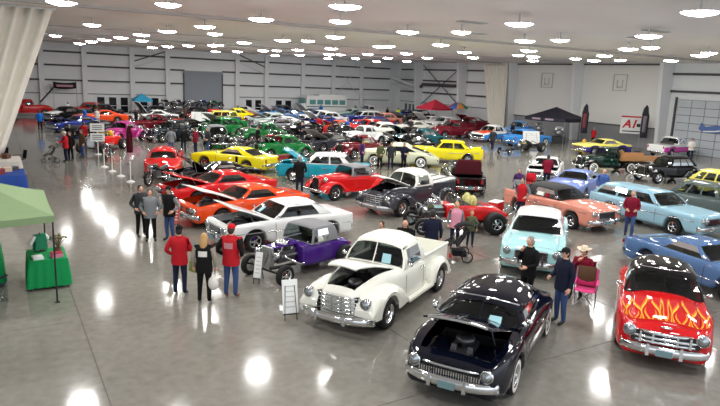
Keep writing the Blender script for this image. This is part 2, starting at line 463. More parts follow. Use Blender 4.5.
# ------------------------------------------------------------------ car parts
_wheel_cache = {}
def wheel(parent, x, y, r, w, style='mag', white=False, name='wheel', sgn=1, lod=0):
    key = (round(r, 3), round(w, 3), style, white, lod)
    if key not in _wheel_cache:
        n = 24 if lod == 0 else 14
        h = w / 2; ri = r * (0.62 if style != 'small' else 0.5)
        t = MB().lathe([(ri * 0.97, -h * 0.8), (ri, -h), (r * 0.9, -h * 1.02), (r * 0.985, -h * 0.75), (r, 0), (r * 0.985, h * 0.75), (r * 0.9, h * 1.02), (ri, h), (ri * 0.97, h * 0.8)], (0, 0, 0), 'y', n)
        rim = MB().lathe([(ri, h * 0.95), (ri * 0.93, h * 1.0), (ri * 0.86, h * 0.7), (ri * 0.80, h * 0.35)], (0, 0, 0), 'y', n)
        rim.lathe([(ri * 0.97, -h * 0.8), (0.0, -h * 0.7)], (0, 0, 0), 'y', n)
        if style == 'cap':
            rim.lathe([(ri * 0.80, h * 0.5), (ri * 0.6, h * 0.8), (ri * 0.4, h * 0.85), (ri * 0.25, h * 1.15), (0.0, h * 1.2)], (0, 0, 0), 'y', n)
        else:
            rim.lathe([(ri * 0.26, h * 0.3), (ri * 0.26, h * 0.8), (ri * 0.18, h * 0.95), (0.0, h * 0.95)], (0, 0, 0), 'y', 10)
            for k in range(5):
                a = 2 * PI * k / 5
                c, s_ = math.cos(a), math.sin(a)
                p = [(ri * 0.15, ri * 0.13), (ri * 0.85, ri * 0.16), (ri * 0.85, -ri * 0.16), (ri * 0.15, -ri * 0.13)]
                vs = [(u * c - q * s_, h * (0.75 if i in (0, 3) else 0.5), u * s_ + q * c) for i, (u, q) in enumerate(p)] + [(u * c - q * s_, h * 0.2, u * s_ + q * c) for u, q in p]
                rim.add(vs, [(0, 1, 2, 3), (1, 0, 4, 5), (2, 1, 5, 6), (3, 2, 6, 7)], False)
        ww = MB().lathe([(ri * 1.02, h * 1.015), (r * 0.80, h * 1.03), (r * 0.86, h * 1.03)], (0, 0, 0), 'y', n)
        dk = MB().lathe([(ri * 0.82, h * 0.05), (0, h * 0.05)], (0, 0, 0), 'y', n)
        o = t.build('wheel', RUBBER); a = rim.build('rim', CHROME, o); b = dk.build('brake_disc', BLACK, o)
        c = ww.build('whitewall', WHITEWALL, o) if white else None
        ds = (o.data, a.data, b.data, c.data if c else None)
        for q in (o, a, b, c):
            if q: bpy.data.objects.remove(q)
        _wheel_cache[key] = ds
    d = _wheel_cache[key]
    o = link('wheel', d[0], parent, (x, y, r), (0, 0, 0 if sgn > 0 else PI))
    link('rim', d[1], o)
    if lod == 0: link('brake_disc', d[2], o)
    if d[3]: link('whitewall', d[3], o)
    return o

def engine(parent, x, z, k=1.0, cover=CHROME, exposed=False):
    mb = MB()
    mb.box((x, 0, z), (0.62 * k, 0.42 * k, 0.34 * k)); mb.box((x + 0.36 * k, 0, z), (0.1, 0.3 * k, 0.3 * k))
    for s in (-1, 1):
        mb.tube(((x - .3 * k, s * .28 * k, z + .02), (x + .3 * k, s * .28 * k, z + .02)), 0.05 * k, 6)
    e = mb.build('engine', ENGINE, parent)
    for s in (-1, 1):
        MB().box((x, s * 0.17 * k, z + 0.22 * k), (0.52 * k, 0.13 * k, 0.12 * k), taper=0.8).build('valve_cover', cover, e)
    MB().lathe([(0.0, 0.12), (0.17 * k, 0.11), (0.2 * k, 0.06), (0.2 * k, 0.0), (0.1 * k, -0.02), (0.1 * k, -.12)], (x, 0, z + 0.30 * k), 'z', 16).build('air_cleaner', cover, e)
    MB().lathe([(0.0, 0.02), (0.14 * k, 0.0), (0.14 * k, -0.03)], (x + 0.44 * k, 0, z + 0.02), 'x', 12).build('fan', STEEL, e)
    if exposed:
        for s in (-1, 1):
            pts = [(x + .2, s * .26 * k, z + .05), (x + .1, s * .45, z - .05), (x - .3, s * .5, z - .28), (x - 1.2, s * .52, z - .33)]
            MB().tube(pts, 0.045, 8).build('exhaust_pipe', CHROME, e)
    return e

def bumper(parent, name, x, w, z, dirn, h=0.16, bow=0.22, over=True, m=CHROME, guards=True, rad=None):
    pts = []
    n = 12
    for k in range(n + 1):
        u = -1 + 2 * k / n
        pts.append((x - dirn * bow * abs(u) ** 3 * 1.0 - dirn * 0.0, u * w, z))
    mb = MB()
    rows = []
    sec = [(-0.5, 0.0), (-0.45, 0.035), (-0.2, 0.07), (0.0, 0.055), (0.2, 0.07), (0.45, 0.035), (0.5, 0.0)]
    for p in pts:
        rows.append([(p[0] + dirn * q, p[1], p[2] + s * h) for s, q in sec])
    mb.grid(rows)
    for e in (0, -1): mb.cap(rows[e])
    o = mb.build(name, m, parent)
    md = o.modifiers.new('thickness', 'SOLIDIFY'); md.thickness = 0.02
    if guards:
        for s in (-1, 1):
            MB().box((x + dirn * 0.07, s * w * 0.38, z + 0.02), (0.07, 0.07, h * 1.5), taper=0.7).build('bumper_guard', m, o)
    return o

def headlight(parent, x, y, z, r=0.1, d=1):
    o = MB().lathe([(r * 1.0, -0.12), (r * 1.22, -0.02), (r * 1.2, 0.03), (r, 0.035)], (x, y, z), 'x', 14).build('headlight', CHROME, parent)
    MB().lathe([(r, 0.02), (r * 0.6, 0.05), (0, 0.065)], (x, y, z), 'x', 14).build('lens', LENS, o)
    return o

def taillight(parent, x, y, z, w=0.1, h=0.2):
    return MB().box((x, y, z), (0.05, w, h), taper=0.85).build('tail_light', TAIL, parent)

def steering(parent, x, y, z):
    mb = MB(); pts = []
    for k in range(17):
        a = 2 * PI * k / 16
        pts.append((x + 0.06 * math.sin(a), y + 0.19 * math.cos(a), z + 0.17 * math.sin(a)))
    mb.tube(pts, 0.014, 5, False); mb.tube(((x + 0.25, y, z - 0.15), (x, y, z)), 0.02, 5); mb.box((x, y, z), (.03, .34, .03))
    mb.build('steering_wheel', BLACK, parent)

def seats(parent, x0, x1, w, z, lod=0, m=None):
    m = m or SEAT
    for x in (x0, x1) if x1 is not None else (x0,):
        mb = MB()
        rows = []
        for a in range(0, 181, 30):
            c, s = math.cos(math.radians(a)), math.sin(math.radians(a))
            rows.append([(x + 0.07 * c - 0.10, y, z - 0.10 + 0.30 * (1 if 0 < a < 180 else 0) * (0.85 + 0.15 * s)) for y in (-w, -w * .9, -w * 0.1, w * .1, w * 0.9, w)])
        mb.grid(rows); mb.box((x + 0.12, 0, z - 0.12), (0.5, w * 2, 0.12))
        mb.build('seat', m, parent)

class Body:
    """lofted car shell; local +x is the front"""
    def __init__(s, **k):
        s.xF = 2.4; s.xR = -2.4; s.W = 0.93; s.axf = 1.45; s.axr = -1.35; s.r = 0.34; s.ra = 0.41; s.rar = None
        s.wp = [(-1, .84), (-.93, .95), (-.6, 1), (.6, 1), (.92, .95), (1, .86)]
        s.zs = [(-2.4, .80), (0, .92), (2.4, .82)]; s.zc = [(-2.4, .80), (-1.4, .95), (1, 1.0), (2.4, .86)]
        s.zv = None; s.zb = .26; s.yv = .80; s.crown = .94; s.tum = .985
        s.__dict__.update(k)
        if s.rar is None: s.rar = s.ra
    def w(s, x):
        u = 2 * (x - s.xR) / (s.xF - s.xR) - 1
        return s.W * interp(s.wp, u)
    def zbe(s, x):
        z = s.zb if not isinstance(s.zb, list) else interp(s.zb, x)
        for xw, ra in ((s.axf, s.ra), (s.axr, s.rar)):
            if ra > 0 and abs(x - xw) < ra:
                z = max(z, s.r + math.sqrt(ra * ra - (x - xw) ** 2))
        return min(z, interp(s.zs, x) - 0.10)
    def section(s, x, sub):
        w = s.w(x); zb = s.zbe(x); zs = interp(s.zs, x); zc = interp(s.zc, x)
        zv = (0.35 * zs + 0.65 * zc) if s.zv is None else interp(s.zv, x)
        H = zs - zb
        cp = [(w * 0.90, zb), (w * 0.985, zb + .12 * H), (w, zb + .40 * H), (w * s.tum, zb + .78 * H), (w * s.crown, zs), (w * s.yv, zv), (w * s.yv * .5, zv + (zc - zv) * .78), (0, zc)]
        return [(0, zb)] + catmull(cp, sub)
    def top(s, x, y):
        """surface height of the upper body at (x, y)"""
        sec = s.section(x, 4)
        up = [p for p in sec[len(sec) // 2:]]
        for a, b in zip(up[:-1], up[1:]):
            if b[0] <= abs(y) <= a[0]:
                t = (a[0] - abs(y)) / max(1e-6, a[0] - b[0]); return a[1] + (b[1] - a[1]) * t
        return up[-1][1] if abs(y) < up[-1][0] + .01 else up[0][1]
    def build(s, parent, pm, hood=None, hood_open=0.0, cab=None, two=None, lod=0, hood_mat=None, trunk=None, trunk_open=0.0, under=None):
        sub = 3 if lod == 0 else 2
        st = 15 if lod == 0 else 30
        xs = [s.xR + (s.xF - s.xR) * k / (22 if lod == 0 else 14) for k in range((22 if lod == 0 else 14) + 1)]
        for xw, ra in ((s.axf, s.ra), (s.axr, s.rar)):
            if ra > 0: xs += [xw + ra * math.cos(math.radians(a)) for a in range(0, 181, st)]
        ex = []
        for z in (hood, cab, trunk):
            if z: ex += list(z)
        xs += ex
        xs = sorted(set(round(x, 3) for x in xs if s.xR <= x <= s.xF))
        ys = [xs[0]]
        for x in xs[1:]:
            if x - ys[-1] > 0.03: ys.append(x)
            elif any(abs(x - e) < 1e-3 for e in ex): ys[-1] = x
        xs = ys
        rows = []
        def ring(x, sec): return [(x, y, z) for y, z in sec] + [(x, -y, z) for y, z in sec[-2:0:-1]]
        def shrink(sec, k, kz):
            zm = (sec[1][1] + sec[-1][1]) / 2
            return [(y * k, zm + (z - zm) * kz) for y, z in sec]
        sr = s.section(xs[0], sub); sf = s.section(xs[-1], sub)
        rows.append(ring(xs[0] - .07, shrink(sr, .90, .80))); rows.append(ring(xs[0] - .045, shrink(sr, .965, .93)))
        for x in xs: rows.append(ring(x, s.section(x, sub)))
        rows.append(ring(xs[-1] + .045, shrink(sf, .965, .93))); rows.append(ring(xs[-1] + .07, shrink(sf, .90, .80)))
        X = [xs[0] - .07, xs[0] - .045] + xs + [xs[-1] + .045, xs[-1] + .07]
        nh = len(sf); nc = len(rows[0])
        jt = 1 + 5 * sub            # index of the valley point
        jlow = 1 + 3 * sub
        hb, bb, ib, tb, lb = MB(), MB(), MB(), MB(), MB()
        allv = [p for r in rows for p in r]
        def half(j): return j if j < nh - 1 else nc - 1 - j
        cat = {k: [] for k in 'bhitl'}
        for i in range(len(rows) - 1):
            xm = (X[i] + X[i + 1]) / 2
            for j in range(nc):
                f = (i * nc + j, i * nc + (j + 1) % nc, (i + 1) * nc + (j + 1) % nc, (i + 1) * nc + j)
                hj = half(j)
                k = 'b'
                if hj >= jt:
                    if hood and hood[0] < xm < hood[1]: k = 'h'
                    elif cab and cab[0] < xm < cab[1]: k = 'i'
                    elif trunk and trunk[0] < xm < trunk[1]: k = 't'
                elif two and 1 <= hj < jlow: k = 'l'
                cat[k].append(f)
        def part(k, name, m):
            if not cat[k]: return None
            used = {}
            mb = MB(); fs = []
            for f in cat[k]:
                g = []
                for v in f:
                    if v not in used: used[v] = len(mb.v); mb.v.append(allv[v])
                    g.append(used[v])
                fs.append(g)
            mb.f = fs; mb.sm = [True] * len(fs); mb.mi = [0] * len(fs)
            if k == 'b':
                mb.cap(rows[0][::-1]); mb.cap(rows[-1])
            return mb
        s.body = part('b', 'body', pm).build('body', pm, parent)
        if cat['l']: part('l', 'lower', two).build('lower_body_colour', two, parent)
        if cat['i']: part('i', 'interior', INTERIOR).build('interior', INTERIOR, parent)
        def lid(k, name, px, ang, m):
            mb = part(k, name, m)
            if mb is None: return
            zc = interp(s.zc, px)
            mb.v = [(x - px, y, z - zc) for x, y, z in mb.v]
            o = mb.build(name, [m, under] if under else m, parent, (px, 0, zc + 0.004), (0, ang, 0))
            md = o.modifiers.new('thickness', 'SOLIDIFY'); md.thickness = 0.035; md.offset = -1
            if under: md.material_offset = 1
            return o
        if hood:
            s.hood = lid('h', 'hood', hood[0], -hood_open, hood_mat or pm)
            if hood_open:
                wv = s.w((hood[0] + hood[1]) / 2) * s.yv
                zt = min(interp(s.zc, hood[0]), interp(s.zc, hood[1])) - .16
                mb = MB(); x0, x1 = hood[0] + .02, hood[1] - .04
                mb.box(((x0 + x1) / 2, 0, .42), (x1 - x0, wv * 1.6, .02))
                for q in (-1, 1): mb.box(((x0 + x1) / 2, q * wv * .86, (zt + .4) / 2), (x1 - x0, .03, zt - .4))
                mb.box((x0, 0, (zt + .42) / 2), (.03, wv * 1.8, zt - .36)); mb.box((x1, 0, (zt + .30) / 2), (.03, wv * 1.8, zt - .34))
                mb.build('engine_bay', BAY, parent)
                engine(parent, (x0 + x1) / 2 + .05, .60, .9, DARKMETAL)
                MB().tube(((hood[0] + .45, wv * .7, zt + .08), (hood[0] + .75 * math.cos(hood_open) , wv * .55, interp(s.zc, hood[0]) + .7 * math.sin(hood_open))), .012, 5).build('prop_rod', STEEL, parent)
        if trunk:
            lid('t', 'trunk_lid', trunk[1], trunk_open, pm)
            if trunk_open:
                wv = s.w(trunk[0]) * s.yv
                MB().box(((trunk[0] + trunk[1]) / 2, 0, .5), (trunk[1] - trunk[0], wv * 1.8, .03)).build('trunk_floor', mat('maroon_carpet', srgb(90, 20, 34), .9), parent)

def cabin(parent, xa, xb, xc, xd, zb, zr, wb, wr, wins, m, drop=.07, bow=.10, split=False, lod=0, pill=(.05, .93), tr=(.10, .86), rear=True, rb=.06, zbr=None, wbr=None, glass=None, roof_name='roof', ws=True, rwin=(.80, .16, .86), sign=None):
    """greenhouse: painted pillars + roof, separate panes"""
    glass = glass or GLASS
    zbr = zb if zbr is None else zbr; wbr = wb if wbr is None else wbr
    edge = zr - drop
    def side(sv, t, sg):
        bx_ = xa + (xd - xa) * sv; rx = xb + (xc - xb) * sv
        z0 = zb + (zbr - zb) * sv; w0 = wb + (wbr - wb) * sv
        fe = edge - 0.35 * drop * (abs(2 * sv - 1) ** 4)
        tt = t
        bul = 0.035 * math.sin(PI * t)
        wr_ = wr * (1 - 0.06 * abs(2 * sv - 1) ** 3)
        return (bx_ + (rx - bx_) * tt, sg * (w0 + (wr_ - w0) * (tt ** 1.3) + bul), z0 + (fe - z0) * tt)
    sl = {0, 1}
    for a, b in wins: sl |= {a, b}
    sl = sorted(sl); s2 = []
    for a, b in zip(sl[:-1], sl[1:]):
        n = max(1, int((b - a) / .12)); s2 += [a + (b - a) * k / n for k in range(n)]
    s2.append(1.0)
    tl = [0, tr[0], (tr[0] + tr[1]) / 2, tr[1], 1.0]
    shell = MB()
    for sg in (1, -1):
        panes = {i: MB() for i in range(len(wins))}
        for i in range(len(s2) - 1):
            for j in range(4):
                q = [side(s2[i], tl[j], sg), side(s2[i + 1], tl[j], sg), side(s2[i + 1], tl[j + 1], sg), side(s2[i], tl[j + 1], sg)]
                sm = (s2[i] + s2[i + 1]) / 2
                wi = [k for k, (a, b) in enumerate(wins) if a < sm < b]
                f = (0, 1, 2, 3) if sg < 0 else (3, 2, 1, 0)
                if wi and 1 <= j <= 2: panes[wi[0]].add(q, [f])
                else: shell.add(q, [f])
        for k in panes:
            if panes[k].v: panes[k].build('side_window', glass, parent)
    vl = [-1, -.93, -.6, -.3, -.02, .02, .3, .6, .93, 1]
    def fb(front, v, t):
        sv = 0.0 if front else 1.0
        p = side(sv, t, 1)
        b = bow if front else rb
        return (p[0] + (1 if front else -1) * b * (1 - v * v) * (1 - 0.35 * t), v * p[1], p[2] + drop * 0.75 * (1 - abs(v) ** 3) * t * t)
    for front in (True, False):
        t3 = [0, .07, .5, .93, 1.0] if front else [0, rwin[1], .5, rwin[2], 1.0]
        pn = [MB(), MB()]
        for i in range(len(vl) - 1):
            for j in range(4):
                q = [fb(front, vl[i], t3[j]), fb(front, vl[i + 1], t3[j]), fb(front, vl[i + 1], t3[j + 1]), fb(front, vl[i], t3[j + 1])]
                vm = (vl[i] + vl[i + 1]) / 2
                gl = (abs(vm) < .93 if front else abs(vm) < rwin[0]) and 1 <= j <= 2
                if split and front and abs(vm) < .02: gl = False
                if front and not ws: gl = gl
                if not front and not rear: gl = False
                f = (0, 1, 2, 3) if front else (3, 2, 1, 0)
                if gl: pn[0 if vm < 0 or not split or not front else 1].add(q, [f])
                else: shell.add(q, [f])
        for p_ in pn:
            if p_.v: p_.build('windshield' if front else 'rear_window', glass, parent)
    nu, rows = 10, []
    for i in range(nu + 1):
        u = i / nu
        pe = side(u, 1, 1)
        f0 = fb(True, 0, 1); r0 = fb(False, 0, 1)
        row = []
        for v in [-1, -.93, -.8, -.6, -.3, 0, .3, .6, .8, .93, 1]:
            fx = fb(True, v, 1); rx = fb(False, v, 1)
            x = fx[0] + (rx[0] - fx[0]) * u
            ends = 1 - abs(2 * u - 1) ** 4
            ze = pe[2]
            z = ze + (fx[2] - side(0, 1, 1)[2]) + ((zr - ze) * (1 - abs(v) ** 3) - (fx[2] - side(0, 1, 1)[2])) * ends if False else ze + (1 - abs(v) ** 3) * (drop * .75 + (zr - ze - drop * .75) * ends)
            row.append((x, v * pe[1], z))
        rows.append(row)
    shell.grid(rows)
    o = shell.build(roof_name, m, parent)
    md = o.modifiers.new('weld', 'WELD'); md.merge_threshold = 0.002
    if sign:
        a = fb(True, sign[0], sign[1]); b = fb(True, sign[0] + .28, sign[1]); c = fb(True, sign[0] + .28, sign[1] + .38); d = fb(True, sign[0], sign[1] + .38)
        off = [(p[0] + .012, p[1], p[2] + .008) for p in (a, b, c, d)]
        o2 = MB().add(off, [(0, 1, 2, 3)], False).build('windshield_card', mat('card_blue', srgb(150, 196, 206), .6), parent)
        o2.modifiers.new('thickness', 'SOLIDIFY').thickness = .004
    return o

def strip(parent, b, pts_xz, m=CHROME, h=.03, name='side_trim'):
    """chrome trim along both flanks following the body width"""
    for sg in (1, -1):
        rows = []
        for x, z in pts_xz:
            y = b.w(x)
            rows.append([(x, sg * (y + .004), z - h / 2), (x, sg * (y + .018), z), (x, sg * (y + .004), z + h / 2)])
        MB().grid(rows).build(name, m, parent)

def door_seams(parent, b, xs, z0, z1):
    for sg in (1, -1):
        for x in xs:
            rows = []
            for k in range(7):
                z = z0 + (z1 - z0) * k / 6
                H = interp(b.zs, x) - b.zbe(x); t = (z - b.zbe(x)) / H
                f = interp([(0, .90), (.12, .985), (.4, 1), (.78, b.tum), (1, b.crown)], t)
                y = b.w(x) * f + .006
                rows.append([(x - .008, sg * y, z), (x + .008, sg * y, z)])
            MB().grid(rows).build('door_seam', BLACK, parent)

def handle(parent, b, x, z):
    for sg in (1, -1):
        y = b.w(x) * .995
        MB().tube(((x - .09, sg * (y + .03), z), (x + .09, sg * (y + .03), z)), .016, 6).box((x, sg * (y + .012), z), (.05, .04, .04)).build('door_handle', CHROME, parent)

def mirrors(parent, x, y, z, m=CHROME):
    for sg in (1, -1):
        MB().ball((x, sg * (y + .10), z), (.04, .07, .05), 8, 6).tube(((x, sg * y, z - .06), (x, sg * (y + .08), z)), .012, 5).build('side_mirror', m, parent)

def plate(parent, x, z, d):
    MB().box((x, 0, z), (.015, .30, .13)).build('licence_plate', PLATE, parent)

def wheels4(t, b, y, r, w=.2, style='mag', white=False, rr=None, wr=None, lod=0):
    rr = rr or r; wr = wr or w
    for sg in (1, -1):
        wheel(t, b.axf, sg * y, r, w, style, white, sgn=sg, lod=lod)
        wheel(t, b.axr, sg * y, rr, wr, style, white, sgn=sg, lod=lod)

def fender(parent, top, y0, y1, zb, xw, r, ra, m, sgn, name='fender', n=22, inner=0.04, tail=True, round_=.07, lod=0):
    xs = [top[0][0] + (top[-1][0] - top[0][0]) * k / n for k in range(n + 1)]
    xs += [xw + ra * math.cos(math.radians(a)) for a in range(0, 181, 15 if lod == 0 else 30)]
    xs = sorted(x for x in set(round(x, 3) for x in xs) if top[0][0] <= x <= top[-1][0])
    rows = []
    for x in xs:
        zt = interp(top, x); z = interp(zb, x) if isinstance(zb, list) else zb
        if abs(x - xw) < ra: z = max(z, r + math.sqrt(ra * ra - (x - xw) ** 2))
        z = min(z, zt - .02)
        h = zt - z
        k = min(round_, h * .5)
        cp = [(y0, zt - inner), ((y0 * .6 + y1 * .4), zt - .004), (y0 * .25 + y1 * .75, zt - k * .45), (y1 - .015, zt - k * 1.4), (y1, zt - h * .62), (y1 - .01, z)]
        rows.append([(x, sgn * a, b) for a, b in catmull(cp, 2)])
    mb = MB()
    if sgn > 0: mb.grid(rows)
    else: mb.grid([q[::-1] for q in rows])
    for e in (0, -1): 
        mb.cap(list(rows[e]) + [(rows[e][-1][0], sgn * y0, rows[e][-1][2])])
    o = mb.build(name, m, parent)
    return o

# ------------------------------------------------------------------ complete vehicles
def slab_car(name, label, loc, hd, pm, b, cab=None, roof=None, hood=None, hood_open=0.0, lod=0, wheels=None, front='bars', lights='single', group=None,
             two=None, interior_x=(0.1, -0.85), sign=None, trunk=None, trunk_open=0.0, bump=True, tails=(.1, .2), trim=None, hood_mat=None, category='car', under=None, seams=None, ty=None, fbz=.45, grz=None, glight=None):
    t = thing(name, label, category, (loc[0], loc[1], 0), math.radians(hd), group)
    cr = (cab['xd'], cab['xa']) if cab else None
    b.build(t, pm, hood, hood_open, cr, two, lod, hood_mat, trunk, trunk_open, under)
    if cab:
        cabin(t, m=roof or pm, lod=lod, sign=sign, **cab)
        zz = cab['zb']
        if interior_x:
            seats(t, interior_x[0], interior_x[1], b.W * .62, zz + .05)
            if lod == 0: steering(t, cab['xa'] - .45, .36, zz + .06)
        if lod == 0: mirrors(t, cab['xa'] - .12, cab['wb'], zz + .12)
    wk = dict(r=b.r, w=.2, style='mag', white=False, lod=lod); wk.update(wheels or {})
    wheels4(t, b, ty or (b.W - .13), **wk)
    zf = interp(b.zs, b.xF)
    xf = b.xF + .075; xr = b.xR - .075
    wF = b.w(b.xF); wR = b.w(b.xR)
    if bump:
        bumper(t, 'front_bumper', xf + .07, wF * 1.02, fbz, 1, bow=.2); bumper(t, 'rear_bumper', xr - .07, wR * 1.02, .48, -1, bow=.2)
    gz = grz or (.5 * (fbz + .1) + .5 * (zf - .08))
    gh = zf - .06 - (fbz + .08)
    if front == 'bars':
        g = MB().box((xf - .01, 0, gz), (.04, wF * 1.3, gh * .8)).build('grille', BLACK, t)
        for k in range(4):
            MB().box((xf + .015, 0, gz - gh * .3 + gh * .2 * k), (.03, wF * 1.3, .022)).build('grille_bar', CHROME, g)
    elif front == 'egg':
        g = MB().box((xf - .01, 0, gz), (.04, wF * 1.05, gh * .75)).build('grille', BLACK, t)
        mb = MB()
        for k in range(9): mb.box((xf + .012, -wF * .5 + wF * .125 * k, gz), (.02, .012, gh * .72))
        for k in range(4): mb.box((xf + .012, 0, gz - gh * .3 + gh * .2 * k), (.02, wF * 1.02, .012))
        mb.build('grille_mesh', CHROME, g)
        fr = MB().tube([(xf + .02, -wF * .54, gz - gh * .4), (xf + .02, wF * .54, gz - gh * .4), (xf + .02, wF * .54, gz + gh * .4), (xf + .02, -wF * .54, gz + gh * .4), (xf + .02, -wF * .54, gz - gh * .4)], .02, 6); fr.build('grille_surround', CHROME, g)
    elif front == 'teeth':
        g = MB().box((xf - .01, 0, gz - .05), (.05, wF * 1.5, gh * .45)).build('grille', BLACK, t)
        for k in range(25):
            MB().box((xf + .03, -wF * .66 + wF * 1.32 * k / 24, gz - .05), (.05, .022, gh * .40)).build('grille_tooth', CHROME, g)
        MB().tube([(xf + .02 - .12 * abs(u) ** 3, u * wF * .84, gz + gh * .2) for u in [x / 6 for x in range(-6, 7)]], .028, 8).build('grille_bar', CHROME, g)
    elif front == 'chrome':
        g = MB().box((xf - .01, 0, gz), (.05, wF * 1.6, gh * .75)).build('grille', BLACK, t)
        for q, ww in ((-.28, 1.6), (.0, 1.66), (.32, 1.2)):
            MB().tube([(xf + .05 - .10 * abs(u) ** 3, u * wF * ww / 2, gz + gh * q) for u in [x / 6 for x in range(-6, 7)]], .032, 8).build('grille_bar', CHROME, g)
        for y in (-.45, -.22, 0, .22, .45): MB().box((xf + .05, y, gz), (.05, .045, gh * .7), taper=.8).build('grille_tooth', CHROME, g)
        MB().ball((xf - .02, 0, gz + gh * .75), (.05, .12, .03), 10, 6).build('hood_emblem', CHROME, t)
    elif front == 'split':
        g = MB().box((xf - .01, 0, gz), (.05, wF * 1.55, gh * .62)).build('grille', BLACK, t)
        for s in (-1, 1):
            MB().box((xf + .02, s * wF * .4, gz), (.03, wF * .66, gh * .10)).build('grille_bar', CHROME, g)
        MB().box((xf + .03, 0, gz), (.06, .14, gh * .8), taper=.7).build('grille_nose', pm, g)
    hl = glight or dict(y=wF * .80, z=zf - .14, r=.095)
    ys_ = (hl['y'],) if lights == 'single' else (hl['y'], hl['y'] - .22)
    for sg in (1, -1):
        for y in ys_: headlight(t, xf + .01, sg * y, hl['z'], hl['r'])
        taillight(t, xr - .01, sg * wR * .82, interp(b.zs, b.xR) - .16, *tails)
    if lod == 0:
        plate(t, xf + .16, fbz - .02, 1); plate(t, xr - .16, .5, -1)
    if trim: strip(t, b, trim, h=.035)
    if seams:
        door_seams(t, b, seams, b.zb + .06 if not isinstance(b.zb, list) else .4, interp(b.zs, 0) - .02)
        if lod == 0: handle(t, b, seams[-1] + .18, interp(b.zs, 0) - .14)
    return t

def merc_body(**k):
    d = dict(xF=2.50, xR=-2.55, W=.97, axf=1.55, axr=-1.45, r=.345, ra=.42, rar=.40, zb=.24, yv=.72, crown=.90, tum=.975,
             wp=[(-1, .72), (-.9, .88), (-.6, .98), (-.1, 1), (.6, 1), (.88, .96), (1, .84)],
             zs=[(-2.55, .66), (-2.0, .80), (-1.2, .90), (0, .93), (1.5, .95), (2.2, .92), (2.5, .84)],
             zc=[(-2.55, .68), (-2.2, .86), (-1.6, 1.04), (.7, 1.10), (1.6, 1.05), (2.2, .95), (2.5, .84)],
             zv=[(-2.55, .67), (-2.0, .82), (-1.4, .96), (.7, 1.0), (1.6, .95), (2.2, .89), (2.5, .82)])
    d.update(k); return Body(**d)
def merc_cab(**k):
    d = dict(xa=.85, xb=.38, xc=-.95, xd=-1.75, zb=1.0, zbr=.92, wbr=.69, zr=1.50, wb=.80, wr=.60, wins=[(.07, .46), (.50, .74)], drop=.16, bow=.14, split=True, rb=.16)
    d.update(k); return d
def chevy55_body(**k):
    d = dict(xF=2.35, xR=-2.40, W=.94, axf=1.48, axr=-1.43, r=.345, ra=.42, zb=.27, yv=.78, crown=.95, tum=.985,
             wp=[(-1, .88), (-.93, .96), (-.6, 1), (.6, 1), (.93, .97), (1, .92)],
             zs=[(-2.4, .98), (-1.6, .97), (-.8, .90), (0, .95), (1.4, .98), (2.1, .97), (2.35, .92)],
             zc=[(-2.4, .90), (-1.6, 1.00), (.8, 1.05), (1.6, 1.02), (2.35, .90)],
             zv=[(-2.4, .90), (-1.6, .97), (-.8, .98), (.8, 1.0), (1.6, .96), (2.35, .86)])
    d.update(k); return Body(**d)
def chevy55_cab(**k):
    d = dict(xa=.80, xb=.33, xc=-1.05, xd=-1.55, zb=1.0, zr=1.56, wb=.80, wr=.66, wins=[(.06, .50), (.54, .86)], drop=.09, bow=.2, rb=.18)
    d.update(k); return d
def muscle_body(**k):
    d = dict(xF=2.38, xR=-2.42, W=.95, axf=1.45, axr=-1.35, r=.335, ra=.40, zb=.24, yv=.86, crown=.955, tum=.99,
             wp=[(-1, .90), (-.94, .97), (-.6, 1), (.6, 1), (.94, .97), (1, .93)],
             zs=[(-2.42, .88), (-1.4, .93), (-.6, .88), (.4, .88), (1.5, .87), (2.38, .80)],
             zc=[(-2.42, .90), (-1.5, .96), (.8, .98), (1.7, .93), (2.38, .82)])
    d.update(k); return Body(**d)
def muscle_cab(**k):
    d = dict(xa=.75, xb=.10, xc=-.85, xd=-1.75, zb=.91, zr=1.33, wb=.80, wr=.60, wins=[(.08, .70)], drop=.06, bow=.10, rb=.05)
    d.update(k); return d

